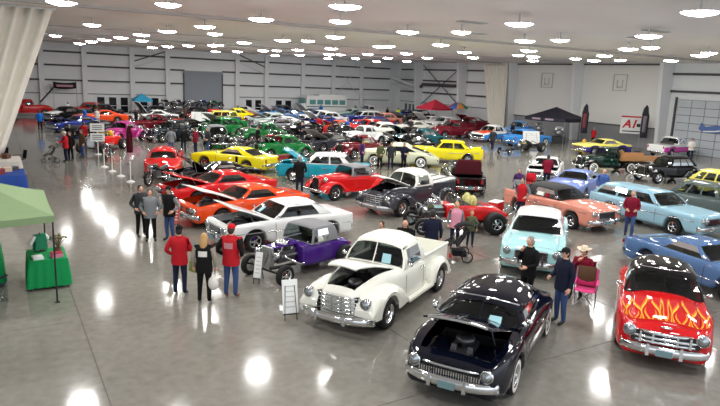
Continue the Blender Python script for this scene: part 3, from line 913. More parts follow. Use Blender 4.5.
def pickup_ad(name, label, loc, hd, pm, roof=None, hood_open=0.0, lod=0, sign=None, bed_cover=None, hood_mat=None, wheel_style='mag', grille=CHROME, badge=None):
    """rounded post-war pickup: narrow nose, pontoon fenders, step-side bed"""
    t = thing(name, label, 'pickup truck', (loc[0], loc[1], 0), math.radians(hd))
    b = Body(xF=2.30, xR=-.62, W=.86, axf=1.55, axr=-1.5, r=.36, ra=0, rar=0, zb=.34, yv=.74, crown=.92, tum=.99,
             wp=[(-1, .96), (-.9, .99), (.0, 1), (.12, .96), (.3, .80), (.75, .66), (1, .52)],
             zs=[(-.62, 1.12), (.6, 1.12), (.9, 1.12), (2.0, .98), (2.3, .90)],
             zc=[(-.62, 1.16), (.75, 1.22), (1.5, 1.20), (2.1, 1.10), (2.3, .96)])
    b.build(t, pm, (.80, 2.22), hood_open, (-.60, .66), None, lod, hood_mat or roof or pm)
    cabin(t, .66, .42, -.52, -.60, 1.13, 1.80, .80, .66, [(.10, .76)], roof or pm, drop=.17, bow=.12, split=True, rb=.05, sign=sign, rwin=(.62, .25, .8))
    seats(t, -.25, None, .6, 1.1); steering(t, .3, .36, 1.16)
    mirrors(t, .55, .80, 1.25)
    door_seams(t, b, (.62, -.42), .45, 1.1)
    handle(t, b, -.25, 1.0)
    for sg in (1, -1):
        fender(t, [(.55, .50), (.72, .74), (1.1, .93), (1.55, .99), (2.0, .96), (2.3, .85), (2.42, .66)], .48, .94, [(.5, .40), (1.0, .34), (2.2, .40), (2.42, .5)], b.axf, .36, .43, pm, sg, 'front_fender', round_=.12, lod=lod)
        fender(t, [(-2.15, .55), (-2.0, .78), (-1.6, .94), (-1.3, .92), (-.95, .74), (-.82, .5)], .72, .96, .38, b.axr, .36, .43, pm, sg, 'rear_fender', round_=.12, lod=lod)
        mb = MB().box((-.15, sg * .86, .38), (1.5, .22, .06)); mb.box((-.15, sg * .77, .43), (1.5, .06, .08)); mb.build('running_board', pm, t)
        MB().box((-1.5, sg * .70, .86), (1.75, .05, .50)).build('bed_side', pm, t)
        MB().tube(((-2.38, sg * .71, 1.12), (-.62, sg * .71, 1.12)), .04, 8).build('bed_rail', pm, t)
        headlight(t, 2.40, sg * .72, .80, .10)
        taillight(t, -2.44, sg * .8, .75, .08, .12)
    MB().box((-1.5, 0, .62), (1.78, 1.4, .06)).build('bed_floor', pm, t)
    MB().box((-2.39, 0, .88), (.05, 1.38, .50)).build('tailgate', pm, t)
    MB().box((-.64, 0, .88), (.05, 1.38, .50)).build('bed_front', pm, t)
    MB().box((-.4, 0, .40), (3.9, .7, .12)).build('chassis', BLACK, t)
    if bed_cover:
        o = MB().box((-1.5, 0, 1.18), (1.76, 1.38, .05), ry=.06).build('bed_cover', bed_cover, t)
        for s in (-.3, .3): MB().box((-1.5, s, 1.212), (1.7, .12, .012), ry=.06).build('cover_stripe', BLACK, o)
    g = MB().box((2.30, 0, .66), (.08, 1.0, .42)).build('grille', BLACK, t)
    for k in range(5):
        z = .50 + k * .085
        MB().tube([(2.42 - .14 * abs(u) ** 2.4, u * (.60 - .012 * k), z) for u in [q / 5 for q in range(-5, 6)]], .022, 6, flat=1.2).build('grille_bar', grille, g)
    for u in (-.36, -.12, .12, .36): MB().box((2.39 - .05 * abs(u), u, .67), (.03, .025, .38)).build('grille_post', grille, g)
    bumper(t, 'front_bumper', 2.58, .92, .42, 1, h=.15, bow=.25, m=grille if grille is not CHROME else CHROME)
    bumper(t, 'rear_bumper', -2.58, .85, .46, -1, h=.13)
    if badge:
        for sg in (1, -1): MB().lathe([(0, .03), (.10, .02), (.12, 0)], (.78, 0, 0), 'y', 14).build('hood_emblem', badge, t).location = (0, sg * .66 if sg > 0 else -.70, 1.03)
    wheels4(t, b, .80, .36, .22, wheel_style, lod=lod)
    return t

def street_rod(name, label, loc, hd, pm, kind='sedan', roof=None, hood_open=0.0, lod=1, white=False, fender_mat=None, top_mat=None, flat=False, group=None, category='car'):
    """pre-war car with separate teardrop fenders and running boards"""
    t = thing(name, label, category, (loc[0], loc[1], 0), math.radians(hd), group)
    fm = fender_mat or pm
    rear = {'sedan': -1.95, 'coupe': -2.0, 'roadster': -1.85, 'cab': -.6}[kind]
    b = Body(xF=1.85, xR=rear, W=.72, axf=1.40, axr=-1.40, r=.36, ra=0, rar=0, zb=.36, yv=.70, crown=.90, tum=.99,
             wp=[(-1, .84), (-.9, .94), (-.3, 1), (.05, 1), (.35, .74), (.8, .50), (1, .42)],
             zs=[(rear, .72 if kind != 'sedan' else .85), (-1.2, 1.0), (.4, 1.04), (1.6, 1.0), (1.85, .92)],
             zc=[(rear, .74 if kind != 'sedan' else .92), (-1.3, 1.06), (.5, 1.10), (1.5, 1.08), (1.85, 1.0)])
    cb = {'sedan': dict(xa=.45, xb=.22, xc=-1.25, xd=-1.75, zb=1.02, zr=1.62, wins=[(.08, .36), (.40, .66), (.70, .88)]),
          'coupe': dict(xa=.45, xb=.22, xc=-.75, xd=-1.15, zb=1.02, zr=1.56, wins=[(.10, .55), (.62, .82)]),
          'roadster': dict(xa=.42, xb=.28, xc=-.72, xd=-.90, zb=1.02, zr=1.50, wins=[(.06, .80)]),
          'cab': dict(xa=.42, xb=.30, xc=-.5, xd=-.58, zb=1.02, zr=1.68, wins=[(.12, .80)])}[kind]
    b.build(t, pm, (.58, 1.78), hood_open, (cb['xd'], cb['xa']), None, lod)
    cabin(t, m=roof or top_mat or pm, wb=.68, wr=.56, drop=.10 if kind != 'roadster' else .05, bow=.04, rb=.08, rwin=(.5, .3, .75), **cb)
    seats(t, -.3, None, .5, 1.0)
    for sg in (1, -1):
        fender(t, [(.45, .40), (.70, .52), (1.05, .80), (1.40, .87), (1.75, .82), (1.98, .66), (2.08, .50)], .42, .88, [(.4, .36), (1.7, .36), (2.08, .44)], 1.40, .36, .41, fm, sg, 'front_fender', round_=.10, lod=lod)
        fender(t, [(-2.12, .42), (-1.95, .66), (-1.65, .85), (-1.35, .88), (-1.0, .76), (-.72, .50), (-.6, .42)], .60, .90, .36, -1.40, .36, .41, fm, sg, 'rear_fender', round_=.10, lod=lod)
        MB().box((-.1, sg * .76, .38), (1.25, .26, .05)).build('running_board', fm, t)
        headlight(t, 1.80, sg * .48, .92, .10)
        MB().tube(((1.72, sg * .25, .84), (1.78, sg * .48, .84)), .02, 5).build('light_bar', CHROME, t)
        taillight(t, -2.12, sg * .72, .62, .07, .07)
    g = MB().box((1.93, 0, .72), (.06, .50, .52), taper=.8).build('grille', CHROME, t)
    for k in range(7): MB().box((1.965, -.18 + .06 * k, .72), (.015, .03, .46)).build('grille_bar', BLACK, g)
    bumper(t, 'front_bumper', 2.22, .78, .46, 1, h=.09, bow=.15, guards=False)
    if kind != 'cab': bumper(t, 'rear_bumper', -2.25, .75, .46, -1, h=.09, bow=.15, guards=False)
    MB().box((0, 0, .36), (3.4, .8, .08)).build('chassis', BLACK, t)
    wheels4(t, b, .74, .36, .19, 'cap' if white else 'mag', white, lod=lod)
    if kind == 'cab' and flat:
        bedb = MB().box((-2.05, 0, .88), (2.9, 1.7, .10)); bed = bedb.build('flat_bed', WOOD, t)
        for k in range(8): MB().box((-2.05, -.74 + .21 * k, .94), (2.9, .19, .03)).build('plank', WOOD, bed)
        for sg in (1, -1): MB().box((-2.05, sg * .84, 1.06), (2.9, .05, .28)).build('side_board', WOOD, bed)
        MB().box((-.66, 0, 1.2), (.06, 1.7, .55)).build('head_board', WOOD, bed)
        MB().box((-1.6, 0, .62), (3.2, .7, .12)).build('chassis_extension', BLACK, t)
    return t

def hot_rod(name, label, loc, hd, pm, top_mat=None, lod=0, slick=False, grille_m=CHROME, body_w=.66, cowl=1.02, stretch=0.0, bench=None, topz=1.52):
    """fenderless roadster: bare frame rails, exposed engine, big rear tyres"""
    t = thing(name, label, 'car', (loc[0], loc[1], 0), math.radians(hd))
    rear = -1.75 if not slick else -1.75
    b = Body(xF=.50 if not slick else .55, xR=rear, W=body_w, axf=1.62 + stretch, axr=-1.15, r=.34, ra=0, rar=0, zb=.34 if not slick else .48, yv=.74, crown=.92, tum=.995,
             wp=[(-1, .70), (-.85, .88), (-.4, 1), (.3, 1), (.8, .92), (1, .80)],
             zs=[(rear, .70), (-1.3, .90), (-.4, cowl - .06), (.5, cowl - .05)], zc=[(rear, .74), (-1.3, .96), (-.3, cowl), (.5, cowl)])
    b.build(t, pm, None, 0, (-.85, .30), None, lod)
    rails = MB()
    for sg in (1, -1): rails.tube(((-1.9, sg * .36, .42), (.3, sg * .36, .42), (1.4 + stretch, sg * .30, .44), (1.75 + stretch, sg * .28, .46)), .05, 6)
    rails.tube(((b.axf, -.72, .36), (b.axf, -.4, .32), (b.axf, .4, .32), (b.axf, .72, .36)), .035, 6); rails.tube(((b.axr, -.7, .40), (b.axr, .7, .40)), .05, 6)
    rails.build('frame_rails', BLACK, t)
    engine(t, 1.02, .72, 1.15, CHROME, True)
    if not slick:
        g = MB().box((1.62, 0, .74), (.14, .50, .66), taper=.86).build('grille_shell', grille_m, t)
        for k in range(8): MB().box((1.70, -.175 + .05 * k, .72), (.02, .022, .52)).build('grille_bar', CHROME, g)
        if stretch == 0:
            o = MB().box((1.02, 0, 1.045), (1.0, .46, .03), taper=.9).build('hood_top', pm, t); 
    else:
        g = MB().box((1.55, 0, .74), (.10, .42, .55), taper=.86).build('radiator', CHROME, t)
        for sg in (1, -1):
            MB().tube([(.75 + .0, sg * .2, 1.0), (.9, sg * .22, 1.25), (1.0, sg * .22, 1.3)], .06, 8).build('intake_stack', CHROME, t)
    for sg in (1, -1):
        headlight(t, 1.66 if not slick else 1.5, sg * .40, .86, .09)
        MB().tube(((1.58 if not slick else 1.45, sg * .28, .70), (1.6 if not slick else 1.45, sg * .40, .78)), .02, 5).build('light_bracket', CHROME, t)
        taillight(t, rear - .08, sg * .42, .66, .08, .08)
    if top_mat:
        cabin(t, .34, .22, -.78, -.92, cowl - .03, topz, body_w * .96, body_w * .86, [(.05, .62)], top_mat, drop=.05, bow=.02, rb=.04, rwin=(.45, .35, .75), roof_name='soft_top')
    else:
        ws = MB().add([(.36, -.5, cowl), (.36, .5, cowl), (.22, .48, cowl + .30), (.22, -.48, cowl + .30)], [(0, 1, 2, 3)], False).build('windshield', GLASS, t)
        MB().tube([(.36, -.5, cowl), (.22, -.48, cowl + .3), (.22, .48, cowl + .3), (.36, .5, cowl)], .018, 6).build('windshield_frame', CHROME, ws)
        steering(t, .02, .28, cowl + .12)
        if bench:
            for sg in (-1, 1): MB().ball((-.45, sg * .28, cowl + .08), (.14, .24, .26), 10, 6).build('seat_back', bench, t)
    seats(t, -.3, None, .5, cowl - .02, m=bench)
    if slick:
        for sg in (1, -1):
            wheel(t, b.axf, sg * .74, .30, .13, 'mag', sgn=sg, lod=lod); wheel(t, b.axr, sg * .86, .42, .42, 'small', sgn=sg, lod=lod)
        for sg in (1, -1): MB().tube(((-1.9, sg * .3, .6), (-2.2, sg * .3, .75), (-2.25, sg * .3, 1.0)), .025, 6).build('push_bar', CHROME, t)
    else:
        for sg in (1, -1):
            wheel(t, b.axf, sg * .80, .33, .17, 'mag', sgn=sg, lod=lod); wheel(t, b.axr, sg * .80, .39, .27, 'mag', sgn=sg, lod=lod)
    return t

# ------------------------------------------------------------------ people
SKINS = [mat('skin_light', srgb(214, 164, 138), .55), mat('skin_tan', srgb(190, 136, 108), .55)]
EYE = mat('eye_dark', (.02, .015, .012), .3)
LIP = mat('lip', srgb(168, 92, 84), .5)
_lab = bpy.data.scenes.new('skin_lab')
def person(label, loc, hd, h=1.75, top=None, pants=None, shoes=None, hair=None, hat=None, hat_mat=None, pose='down', legs='stand', lean=0.0, sleeve=None, skin=0, z=0.0, vest=None, long_hair=False, group=None, patch=None, sub=1):
    k = h / 1.75
    skm = SKINS[skin]; sleeve = sleeve or top; shoes = shoes or BLACK
    t = thing('person', label, 'person', (loc[0], loc[1], z), math.radians(hd), group)
    sit = legs == 'sit'
    pz = .50 if sit else .95
    J = {}
    J['pelvis'] = (0, 0, pz)
    dz = pz - .95
    for n, s in (('L', 1), ('R', -1)):
        if sit:
            J['hip' + n] = (.02, s * .10, pz - .01); J['knee' + n] = (.44, s * .13, pz + .0); J['ank' + n] = (.46, s * .13, .09); J['toe' + n] = (.62, s * .14, .035)
        elif legs == 'walk':
            q = s * .20
            J['hip' + n] = (.02 * s, s * .09, .89); J['knee' + n] = (q * .8 + .06, s * .10, .49); J['ank' + n] = (q - .02 - (.08 if s < 0 else 0), s * .10, .09 if s > 0 else .13); J['toe' + n] = (q + .15 - (.06 if s < 0 else 0), s * .11, .035 if s > 0 else .05)
        else:
            J['hip' + n] = (0, s * .09, .89); J['knee' + n] = (.02, s * .11, .49); J['ank' + n] = (-.02, s * .12, .08); J['toe' + n] = (.15, s * .14, .035)
    J['spine'] = (0, 0, 1.16 + dz); J['chest'] = (.01, 0, 1.36 + dz); J['neck'] = (0, 0, 1.48 + dz); J['skull'] = (.02, 0, 1.57 + dz)
    arms = {'down': ((-.03, .27, 1.14), (.05, .27, .90)), 'pocket': ((-.09, .31, 1.14), (.09, .22, 1.00)), 'reach': ((.12, .24, 1.18), (.38, .14, 1.14)),
            'eat': ((.10, .24, 1.16), (.22, .06, 1.44)), 'cross': ((.06, .27, 1.14), (.22, -.02, 1.16)), 'hold': ((.02, .26, 1.14), (.25, .16, 1.08))}
    pl = pose if isinstance(pose, tuple) else (pose, pose)
    for n, s, p in (('L', 1, pl[0]), ('R', -1, pl[1])):
        e, w_ = arms[p]
        J['sh' + n] = (0, s * .185, 1.42 + dz); J['el' + n] = (e[0], s * e[1], e[2] + dz); J['wr' + n] = (w_[0], s * w_[1], w_[2] + dz)
    pv = Vector((0, 0, pz + .05))
    upper = lambda n: n not in ('pelvis',) and not n.startswith(('hip', 'knee', 'ank', 'toe'))
    R = Matrix.Rotation(lean, 3, 'Y')
    def up(p): return R @ (Vector(p) - pv) + pv
    for n in J:
        v = Vector(J[n])
        if upper(n): v = up(v)
        J[n] = v * k
    E_ = [('pelvis', 'spine', 0), ('spine', 'chest', 0), ('chest', 'neck', 0), ('neck', 'skull', 3)]
    for n in 'LR':
        E_ += [('pelvis', 'hip' + n, 1), ('hip' + n, 'knee' + n, 1), ('knee' + n, 'ank' + n, 1), ('ank' + n, 'toe' + n, 2), ('chest', 'sh' + n, 0), ('sh' + n, 'el' + n, 4), ('el' + n, 'wr' + n, 4)]
    rad = {'pelvis': .145, 'spine': .135, 'chest': .15, 'neck': .06, 'skull': .065, 'hip': .105, 'knee': .07, 'ank': .05, 'toe': .042, 'sh': .085, 'el': .058, 'wr': .040}
    names = list(J); idx = {n: i for i, n in enumerate(names)}
    me = bpy.data.meshes.new('sk'); me.from_pydata([tuple(J[n]) for n in names], [(idx[a], idx[b]) for a, b, _ in E_], [])
    ob = bpy.data.objects.new('sk', me); _lab.collection.objects.link(ob)
    md = ob.modifiers.new('s', 'SKIN'); md.use_smooth_shade = True
    for n, i in idx.items():
        r = rad[n.rstrip('LR')] * k
        sv = me.skin_vertices[0].data[i]; sv.radius = (r, r); sv.use_root = (n == 'pelvis')
    sd_ = ob.modifiers.new('d', 'SUBSURF'); sd_.levels = sub; sd_.render_levels = sub
    _lab.view_layers[0].update(); dg = _lab.view_layers[0].depsgraph
    ev = ob.evaluated_get(dg); em = ev.to_mesh()
    mb = MB()
    vs = [v.co.copy() for v in em.vertices]
    mb.v = [tuple(v) for v in vs]
    for p in em.polygons:
        c = Vector(p.center); best, bi = 1e9, 0
        for a, b, m_ in E_:
            A, B = J[a], J[b]; d = B - A; u = max(0, min(1, (c - A).dot(d) / max(1e-9, d.length_squared)))
            q = (A + d * u - c).length - .5 * k * (rad[a.rstrip('LR')] * (1 - u) + rad[b.rstrip('LR')] * u)
            if q < best: best, bi = q, m_
        mb.f.append(list(p.vertices)); mb.sm.append(True); mb.mi.append(bi)
    ev.to_mesh_clear(); bpy.data.objects.remove(ob); bpy.data.meshes.remove(me)
    # head with nose, eyes, mouth and ears
    hc = up((.03, 0, 1.645 + dz))
    hm = MB()
    rows = []
    nn, mm = 14, 10
    for i in range(mm + 1):
        a = -PI / 2 + PI * i / mm; r = math.cos(a); zz = math.sin(a)
        row = []
        for j in range(nn):
            an = 2 * PI * j / nn
            x, y = r * math.cos(an), r * math.sin(an)
            jaw = 1 - .22 * max(0, -zz) if x > -.2 else 1 - .35 * max(0, -zz)
            px = .098 * x * jaw; py = .078 * y * jaw
            if j == 0 and i == 4: px += .022
            if j == 0 and i == 5: px += .010
            row.append((px, py, .118 * zz))
        rows.append(row)
    hm.grid(rows, True, True, 3)
    for s in (-1, 1):
        hm.ball((.082, s * .032, .012), (.012, .014, .009), 6, 4, 5)
        hm.ball((-.005, s * .078, 0), (.022, .014, .034), 6, 4, 3)
    hm.box((.084, 0, -.058), (.012, .045, .012), mi=6)
    for x, y, zz in hm.v:
        v = (R @ Vector((x, y, zz)) + hc) * k
        mb.v.append(tuple(v))
    o0 = len(vs)
    mb.f += [[i + o0 for i in f] for f in hm.f]; mb.sm += hm.sm; mb.mi += hm.mi
    # hands: palm, four unequal fingers and a thumb
    for n, s in (('L', 1), ('R', -1)):
        w0 = J['wr' + n]; d = (J['wr' + n] - J['el' + n]).normalized()
        side = Vector((0, s, 0)) - d * d.dot(Vector((0, s, 0))); side.normalize(); fwd = d.cross(side).normalized() * s
        if fwd.x < 0 and pose == 'down': fwd = -fwd
        hb = MB()
        P = lambda a, b, c: tuple(w0 + (d * a + fwd * b - side * c) * k)
        hb.tube((P(-.01, 0, 0), P(.03, 0, .0), P(.09, 0, .008)), [.030 * k, .040 * k, .038 * k], 6, mi=3)
        for q, L in zip((-.030, -.010, .010, .030), (.055, .072, .078, .066)):
            hb.tube((P(.08, q, .008), P(.08 + L * .55, q, .016), P(.08 + L, q * .9, .040)), [.010 * k, .009 * k, .007 * k], 4, mi=3)
        hb.tube((P(.02, .030, 0), P(.055, .056, .012), P(.085, .058, .03)), [.012 * k, .010 * k, .008 * k], 4, mi=3)
        o0 = len(mb.v); mb.v += hb.v; mb.f += [[i + o0 for i in f] for f in hb.f]; mb.sm += hb.sm; mb.mi += hb.mi
    mb.build('body', [top, pants, shoes, skm, sleeve, EYE, LIP], t)
    # jacket shell
    prof = [(.80, .165, .205), (.90, .168, .210), (1.05, .155, .190), (1.20, .160, .205), (1.34, .165, .222), (1.43, .135, .205), (1.48, .085, .12), (1.52, .075, .085)]
    if sit: prof = [(.90 if q[0] < .9 else q[0], q[1], q[2]) for q in prof]
    rows = []
    for zz, rx, ry in prof:
        row = []
        for j in range(16):
            an = 2 * PI * j / 16
            v = up((rx * math.cos(an), ry * math.sin(an), zz + dz)) * k
            row.append(tuple(v))
        rows.append(row)
    jb = MB().grid(rows, True); jb.build('jacket', vest or top, t)
    if patch:
        rows = []
        for zz in (1.22, 1.29, 1.36):
            rows.append([tuple(up((-.172 * math.cos(a), .222 * math.sin(a), zz + dz)) * k) for a in (-.5, -.25, 0, .25, .5)])
        MB().grid(rows).build('back_emblem', patch, t)
    def headgear(mb2, name, m):
        mb2.v = [tuple((R @ Vector(p) + hc) * k) for p in mb2.v]
        return mb2.build(name, m, t)
    if hair is not None:
        hb = MB().ball((-.014, 0, .012), (.100, .090, .122), 14, 6, z0=-.15)
        hb.ball((-.045, 0, -.03), (.062, .082, .085), 10, 6)
        if long_hair:
            hb.tube(((-.05, 0, 0), (-.09, 0, -.12), (-.10, 0, -.26)), [.09, .10, .06], 10, flat=1.0)
        headgear(hb, 'hair', hair)
    if hat == 'cap':
        hb = MB().ball((-.006, 0, .040), (.106, .092, .098), 14, 5, z0=0.0)
        hb.add([(.08, -.07, .045), (.08, .07, .045), (.17, .05, .032), (.17, -.05, .032)], [(0, 1, 2, 3)], False)
        hb.box((.13, 0, .040), (.10, .12, .010))
        headgear(hb, 'cap', hat_mat)
    elif hat == 'cowboy':
        hb = MB().lathe([(.0, .150), (.06, .155), (.085, .14), (.10, .045)], (0, 0, .02), 'z', 16)
        rows = []
        for r in (.095, .14, .19):
            rows.append([(r * 1.1 * math.cos(2 * PI * j / 16), r * math.sin(2 * PI * j / 16), .062 + (r - .095) * .55 * abs(math.sin(2 * PI * j / 16))) for j in range(16)])
        hb.grid(rows, True)
        headgear(hb, 'cowboy_hat', hat_mat)
    return t

# ------------------------------------------------------------------ props
def canopy(label, loc, rz, w, d, m, ez=2.1, pz=3.0, leg_m=None, valance=.28, name='canopy_tent'):
    t = thing(name, label, 'canopy', (loc[0], loc[1], 0), rz)
    n = 8; mb = MB()
    hw, hd_ = w / 2, d / 2
    cs = [(-hw, -hd_), (hw, -hd_), (hw, hd_), (-hw, hd_)]
    for i in range(4):
        a, b = cs[i], cs[(i + 1) % 4]
        rows = []
        for k in range(n + 1):
            f = k / n
            z = ez + (pz - ez) * (f ** 1.15)
            p = (a[0] * (1 - f), a[1] * (1 - f)); q = (b[0] * (1 - f), b[1] * (1 - f))
            rows.append([(p[0] + (q[0] - p[0]) * u, p[1] + (q[1] - p[1]) * u, z - .10 * (1 - f) * math.sin(PI * u) * .6) for u in [x / 6 for x in range(7)]])
        mb.grid(rows, smooth=False)
    top = mb.build('canopy_top', m, t)
    top.modifiers.new('thickness', 'SOLIDIFY').thickness = .01
    for i in range(4):
        a, b = cs[i], cs[(i + 1) % 4]
        rows = []
        for zz in (0, -valance):
            rows.append([(a[0] + (b[0] - a[0]) * u, a[1] + (b[1] - a[1]) * u, ez + zz - .06 * math.sin(PI * u)) for u in [x / 6 for x in range(7)]])
        o = MB().grid(rows, smooth=False).build('valance', m, t)
        o.modifiers.new('thickness', 'SOLIDIFY').thickness = .01
    for x, y in cs:
        MB().tube(((x * .98, y * .98, 0), (x * .98, y * .98, ez)), .022, 6).box((x * .98, y * .98, .01), (.1, .1, .02)).build('leg', leg_m or STEEL, t)
    return t

def cloth_table(label, loc, rz, w, d, m, h=.75, drop=.68, name='covered_table'):
    t = thing(name, label, 'table', (loc[0], loc[1], 0), rz)
    MB().box((0, 0, h - .02), (w, d, .04)).build('tabletop', WHITE, t)
    for x in (-1, 1):
        for y in (-1, 1): MB().tube(((x * w * .44, y * d * .4, 0), (x * w * .44, y * d * .4, h - .04)), .016, 6).build('leg', STEEL, t)
    mb = MB(); rows = []; n = 56
    per = []
    for k in range(n):
        u = 4 * k / n; s = int(u); f = u - s
        cs = [(-1, -1), (1, -1), (1, 1), (-1, 1), (-1, -1)]
        per.append((cs[s][0] + (cs[s + 1][0] - cs[s][0]) * f, cs[s][1] + (cs[s + 1][1] - cs[s][1]) * f))
    for zi, g in ((h + .012, 0.0), (h - .03, .012), (h - drop * .5, .035), (h - drop, .05)):
        rows.append([(px * (w / 2 + .01) + (px * g) * (1 + .8 * math.sin(k * 2.2)), py * (d / 2 + .01) + (py * g) * (1 + .8 * math.sin(k * 2.2 + .4)), zi) for k, (px, py) in enumerate(per)])
    mb.grid(rows, True); mb.cap(rows[0])
    mb.build('tablecloth', m, t)
    return t

def small_box(name, label, cat, loc, d, m, rz=0, lid=None):
    t = tag(MB().box((0, 0, d[2] / 2), d, taper=.96).build(name, m, None, loc, (0, 0, rz)), label, cat)
    if lid: MB().box((0, 0, d[2] + .01), (d[0] * .98, d[1] * .98, .03)).build('lid', lid, t)
    return t

def text_obj(parent, body, loc, rot, size, m, name='lettering', ext=.003):
    cu = bpy.data.curves.new(name, 'FONT'); cu.body = body; cu.size = size; cu.align_x = 'CENTER'; cu.align_y = 'CENTER'; cu.extrude = ext; cu.resolution_u = 2; cu.offset = .035; cu.shear = .25
    ob = bpy.data.objects.new('tmp', cu); C.objects.link(ob)
    dg = bpy.context.evaluated_depsgraph_get(); dg.update()
    me = bpy.data.meshes.new_from_object(ob.evaluated_get(dg)); bpy.data.objects.remove(ob)
    me.materials.clear(); me.materials.append(m)
    return link(name, me, parent, loc, rot)

def easel_sign(label, loc, hd, w, h, m, z0=.15, tilt=.25, name='sign_board', marks=None):
    t = thing(name, label, 'sign', (loc[0], loc[1], 0), math.radians(hd))
    p = MB().box((0, 0, h / 2), (.02, w, h)).build('panel', m, t, (0, 0, z0), (0, -tilt, 0))
    if marks:
        for k in range(5):
            MB().box((.013, 0, h * (.2 + .15 * k)), (.004, w * (.7 - .1 * (k % 2)), .025)).build('print_line', marks, p)
    for s in (-1, 1):
        MB().tube(((.04, s * w * .4, 0), (-.10 - .2 * tilt, s * w * .3, z0 + h * .8)), .012, 5).build('leg', BLACK, t)
    MB().tube(((-.45, 0, 0), (-.12 - .2 * tilt, 0, z0 + h * .8)), .012, 5).build('leg', BLACK, t)
    MB().box((.02, 0, z0), (.06, w, .02)).build('ledge', BLACK, t)
    return t

def feather_flag(label, loc, hd, h, m, trim, pole=STEEL, stripe=None):
    t = thing('feather_flag', label, 'flag', (loc[0], loc[1], 0), math.radians(hd))
    MB().tube(((0, 0, 0), (0, 0, h * .8), (0, .08, h * .92), (0, .3, h)), .02, 6).build('pole', pole, t)
    MB().box((0, 0, .02), (.6, .08, .04)).box((0, 0, .02), (.08, .6, .04)).build('base', BLACK, t)
    rows = []
    for k in range(13):
        u = k / 12; z = h * (.30 + .70 * u)
        w = .62 * min(1, (1 - u) * 3.0) ** .5 + .02
        off = .0 if u < .75 else .3 * ((u - .75) / .25) ** 1.5
        rows.append([(.03 * math.sin(5 * u + 4 * q), off + w * q if u < .98 else off + .05 * q, z) for q in (0, .2, .5, .8, 1.0)])
    f = MB().grid(rows, smooth=True).build('flag_cloth', m, t); f.modifiers.new('thickness', 'SOLIDIFY').thickness = .006
    rows2 = [[(p[0] + .012, p[1] * .8 + .05, p[2]) for p in r[1:4]] for r in rows[2:9]]
    a = MB().grid(rows2).build('flag_print', trim, f); a.modifiers.new('thickness', 'SOLIDIFY').thickness = .004
    return t

def camp_chair(label, loc, hd, m, name='folding_chair'):
    t = thing(name, label, 'chair', (loc[0], loc[1], 0), math.radians(hd))
    for s in (-1, 1):
        MB().tube(((.24, s * .26, 0), (-.24, s * .26, .45)), .013, 6).build('leg', STEEL, t)
        MB().tube(((-.24, s * .26, 0), (.24, s * .26, .45), (.24, s * .26, .62)), .013, 6).build('leg', STEEL, t)
        MB().tube(((-.22, s * .27, .40), (-.32, s * .27, .92)), .013, 6).build('back_post', STEEL, t)
        MB().box((0, s * .27, .63), (.5, .06, .02)).build('arm_rest', m, t)
    MB().tube(((.24, -.26, .02), (-.24, .26, .42)), .011, 6).tube(((.24, .26, .02), (-.24, -.26, .42)), .011, 6).build('cross_brace', STEEL, t)
    MB().grid([[(x, y, .43 - .05 * math.cos(y * 5) * (1 - abs(x) * 2)) for y in (-.26, -.13, 0, .13, .26)] for x in (-.24, 0, .24)]).build('seat', m, t).modifiers.new('thickness', 'SOLIDIFY').thickness = .01
    MB().grid([[(-.23 - .085 * q - .03 * math.cos(y * 5), y, .44 + .46 * q) for y in (-.27, -.13, 0, .13, .27)] for q in (0, .5, 1)]).build('backrest', m, t).modifiers.new('thickness', 'SOLIDIFY').thickness = .01
    return t

def stroller(label, loc, hd, m, s=1.0):
    t = thing('stroller', label, 'stroller', (loc[0], loc[1], 0), math.radians(hd))
    for x, y, r in ((.34, .0, .13), (-.30, .27, .15), (-.30, -.27, .15)):
        mb = MB().lathe([(r, -.02), (r * .84, -.025), (r * .84, .025), (r, .02), (r, -.02)], (0, 0, 0), 'y', 14)
        o = mb.build('wheel', RUBBER, t, (x, y, r)); 
        MB().lathe([(r * .2, .02), (r * .2, -.02), (0, -.02)], (0, 0, 0), 'y', 8).box((0, 0, 0), (r * 1.7, .01, .015)).box((0, 0, 0), (.015, .01, r * 1.7)).build('hub', STEEL, o)
    fr = MB()
    for q in (-1, 1):
        fr.tube(((.34, q * .04, .14), (.2, q * .22, .45), (-.45, q * .24, 1.0), (-.55, q * .22, 1.05)), .014, 6); fr.tube(((-.30, q * .26, .16), (.05, q * .23, .58)), .014, 6)
    fr.tube(((-.55, -.22, 1.05), (-.55, .22, 1.05)), .018, 6); fr.tube(((-.3, -.27, .16), (-.3, .27, .16)), .012, 6)
    fr.build('frame', BLACK, t)
    MB().grid([[(x, y, z + .03 * abs(y) * 8) for y in (-.2, -.1, 0, .1, .2)] for x, z in ((.30, .36), (.18, .46), (-.08, .44), (-.20, .62), (-.28, .85))]).build('seat', m, t).modifiers.new('thickness', 'SOLIDIFY').thickness = .02
    MB().grid([[(-.26 + .34 * math.sin(a), y, .68 + .34 * math.cos(a) - .1 * (y * 4) ** 2 * .4) for y in (-.22, -.12, 0, .12, .22)] for a in (-.6, -.2, .2, .6, 1.0)]).build('sun_hood', m, t).modifiers.new('thickness', 'SOLIDIFY').thickness = .01
    MB().box((-.12, 0, .22), (.36, .34, .14), taper=.9).build('basket', m, t)
    return t

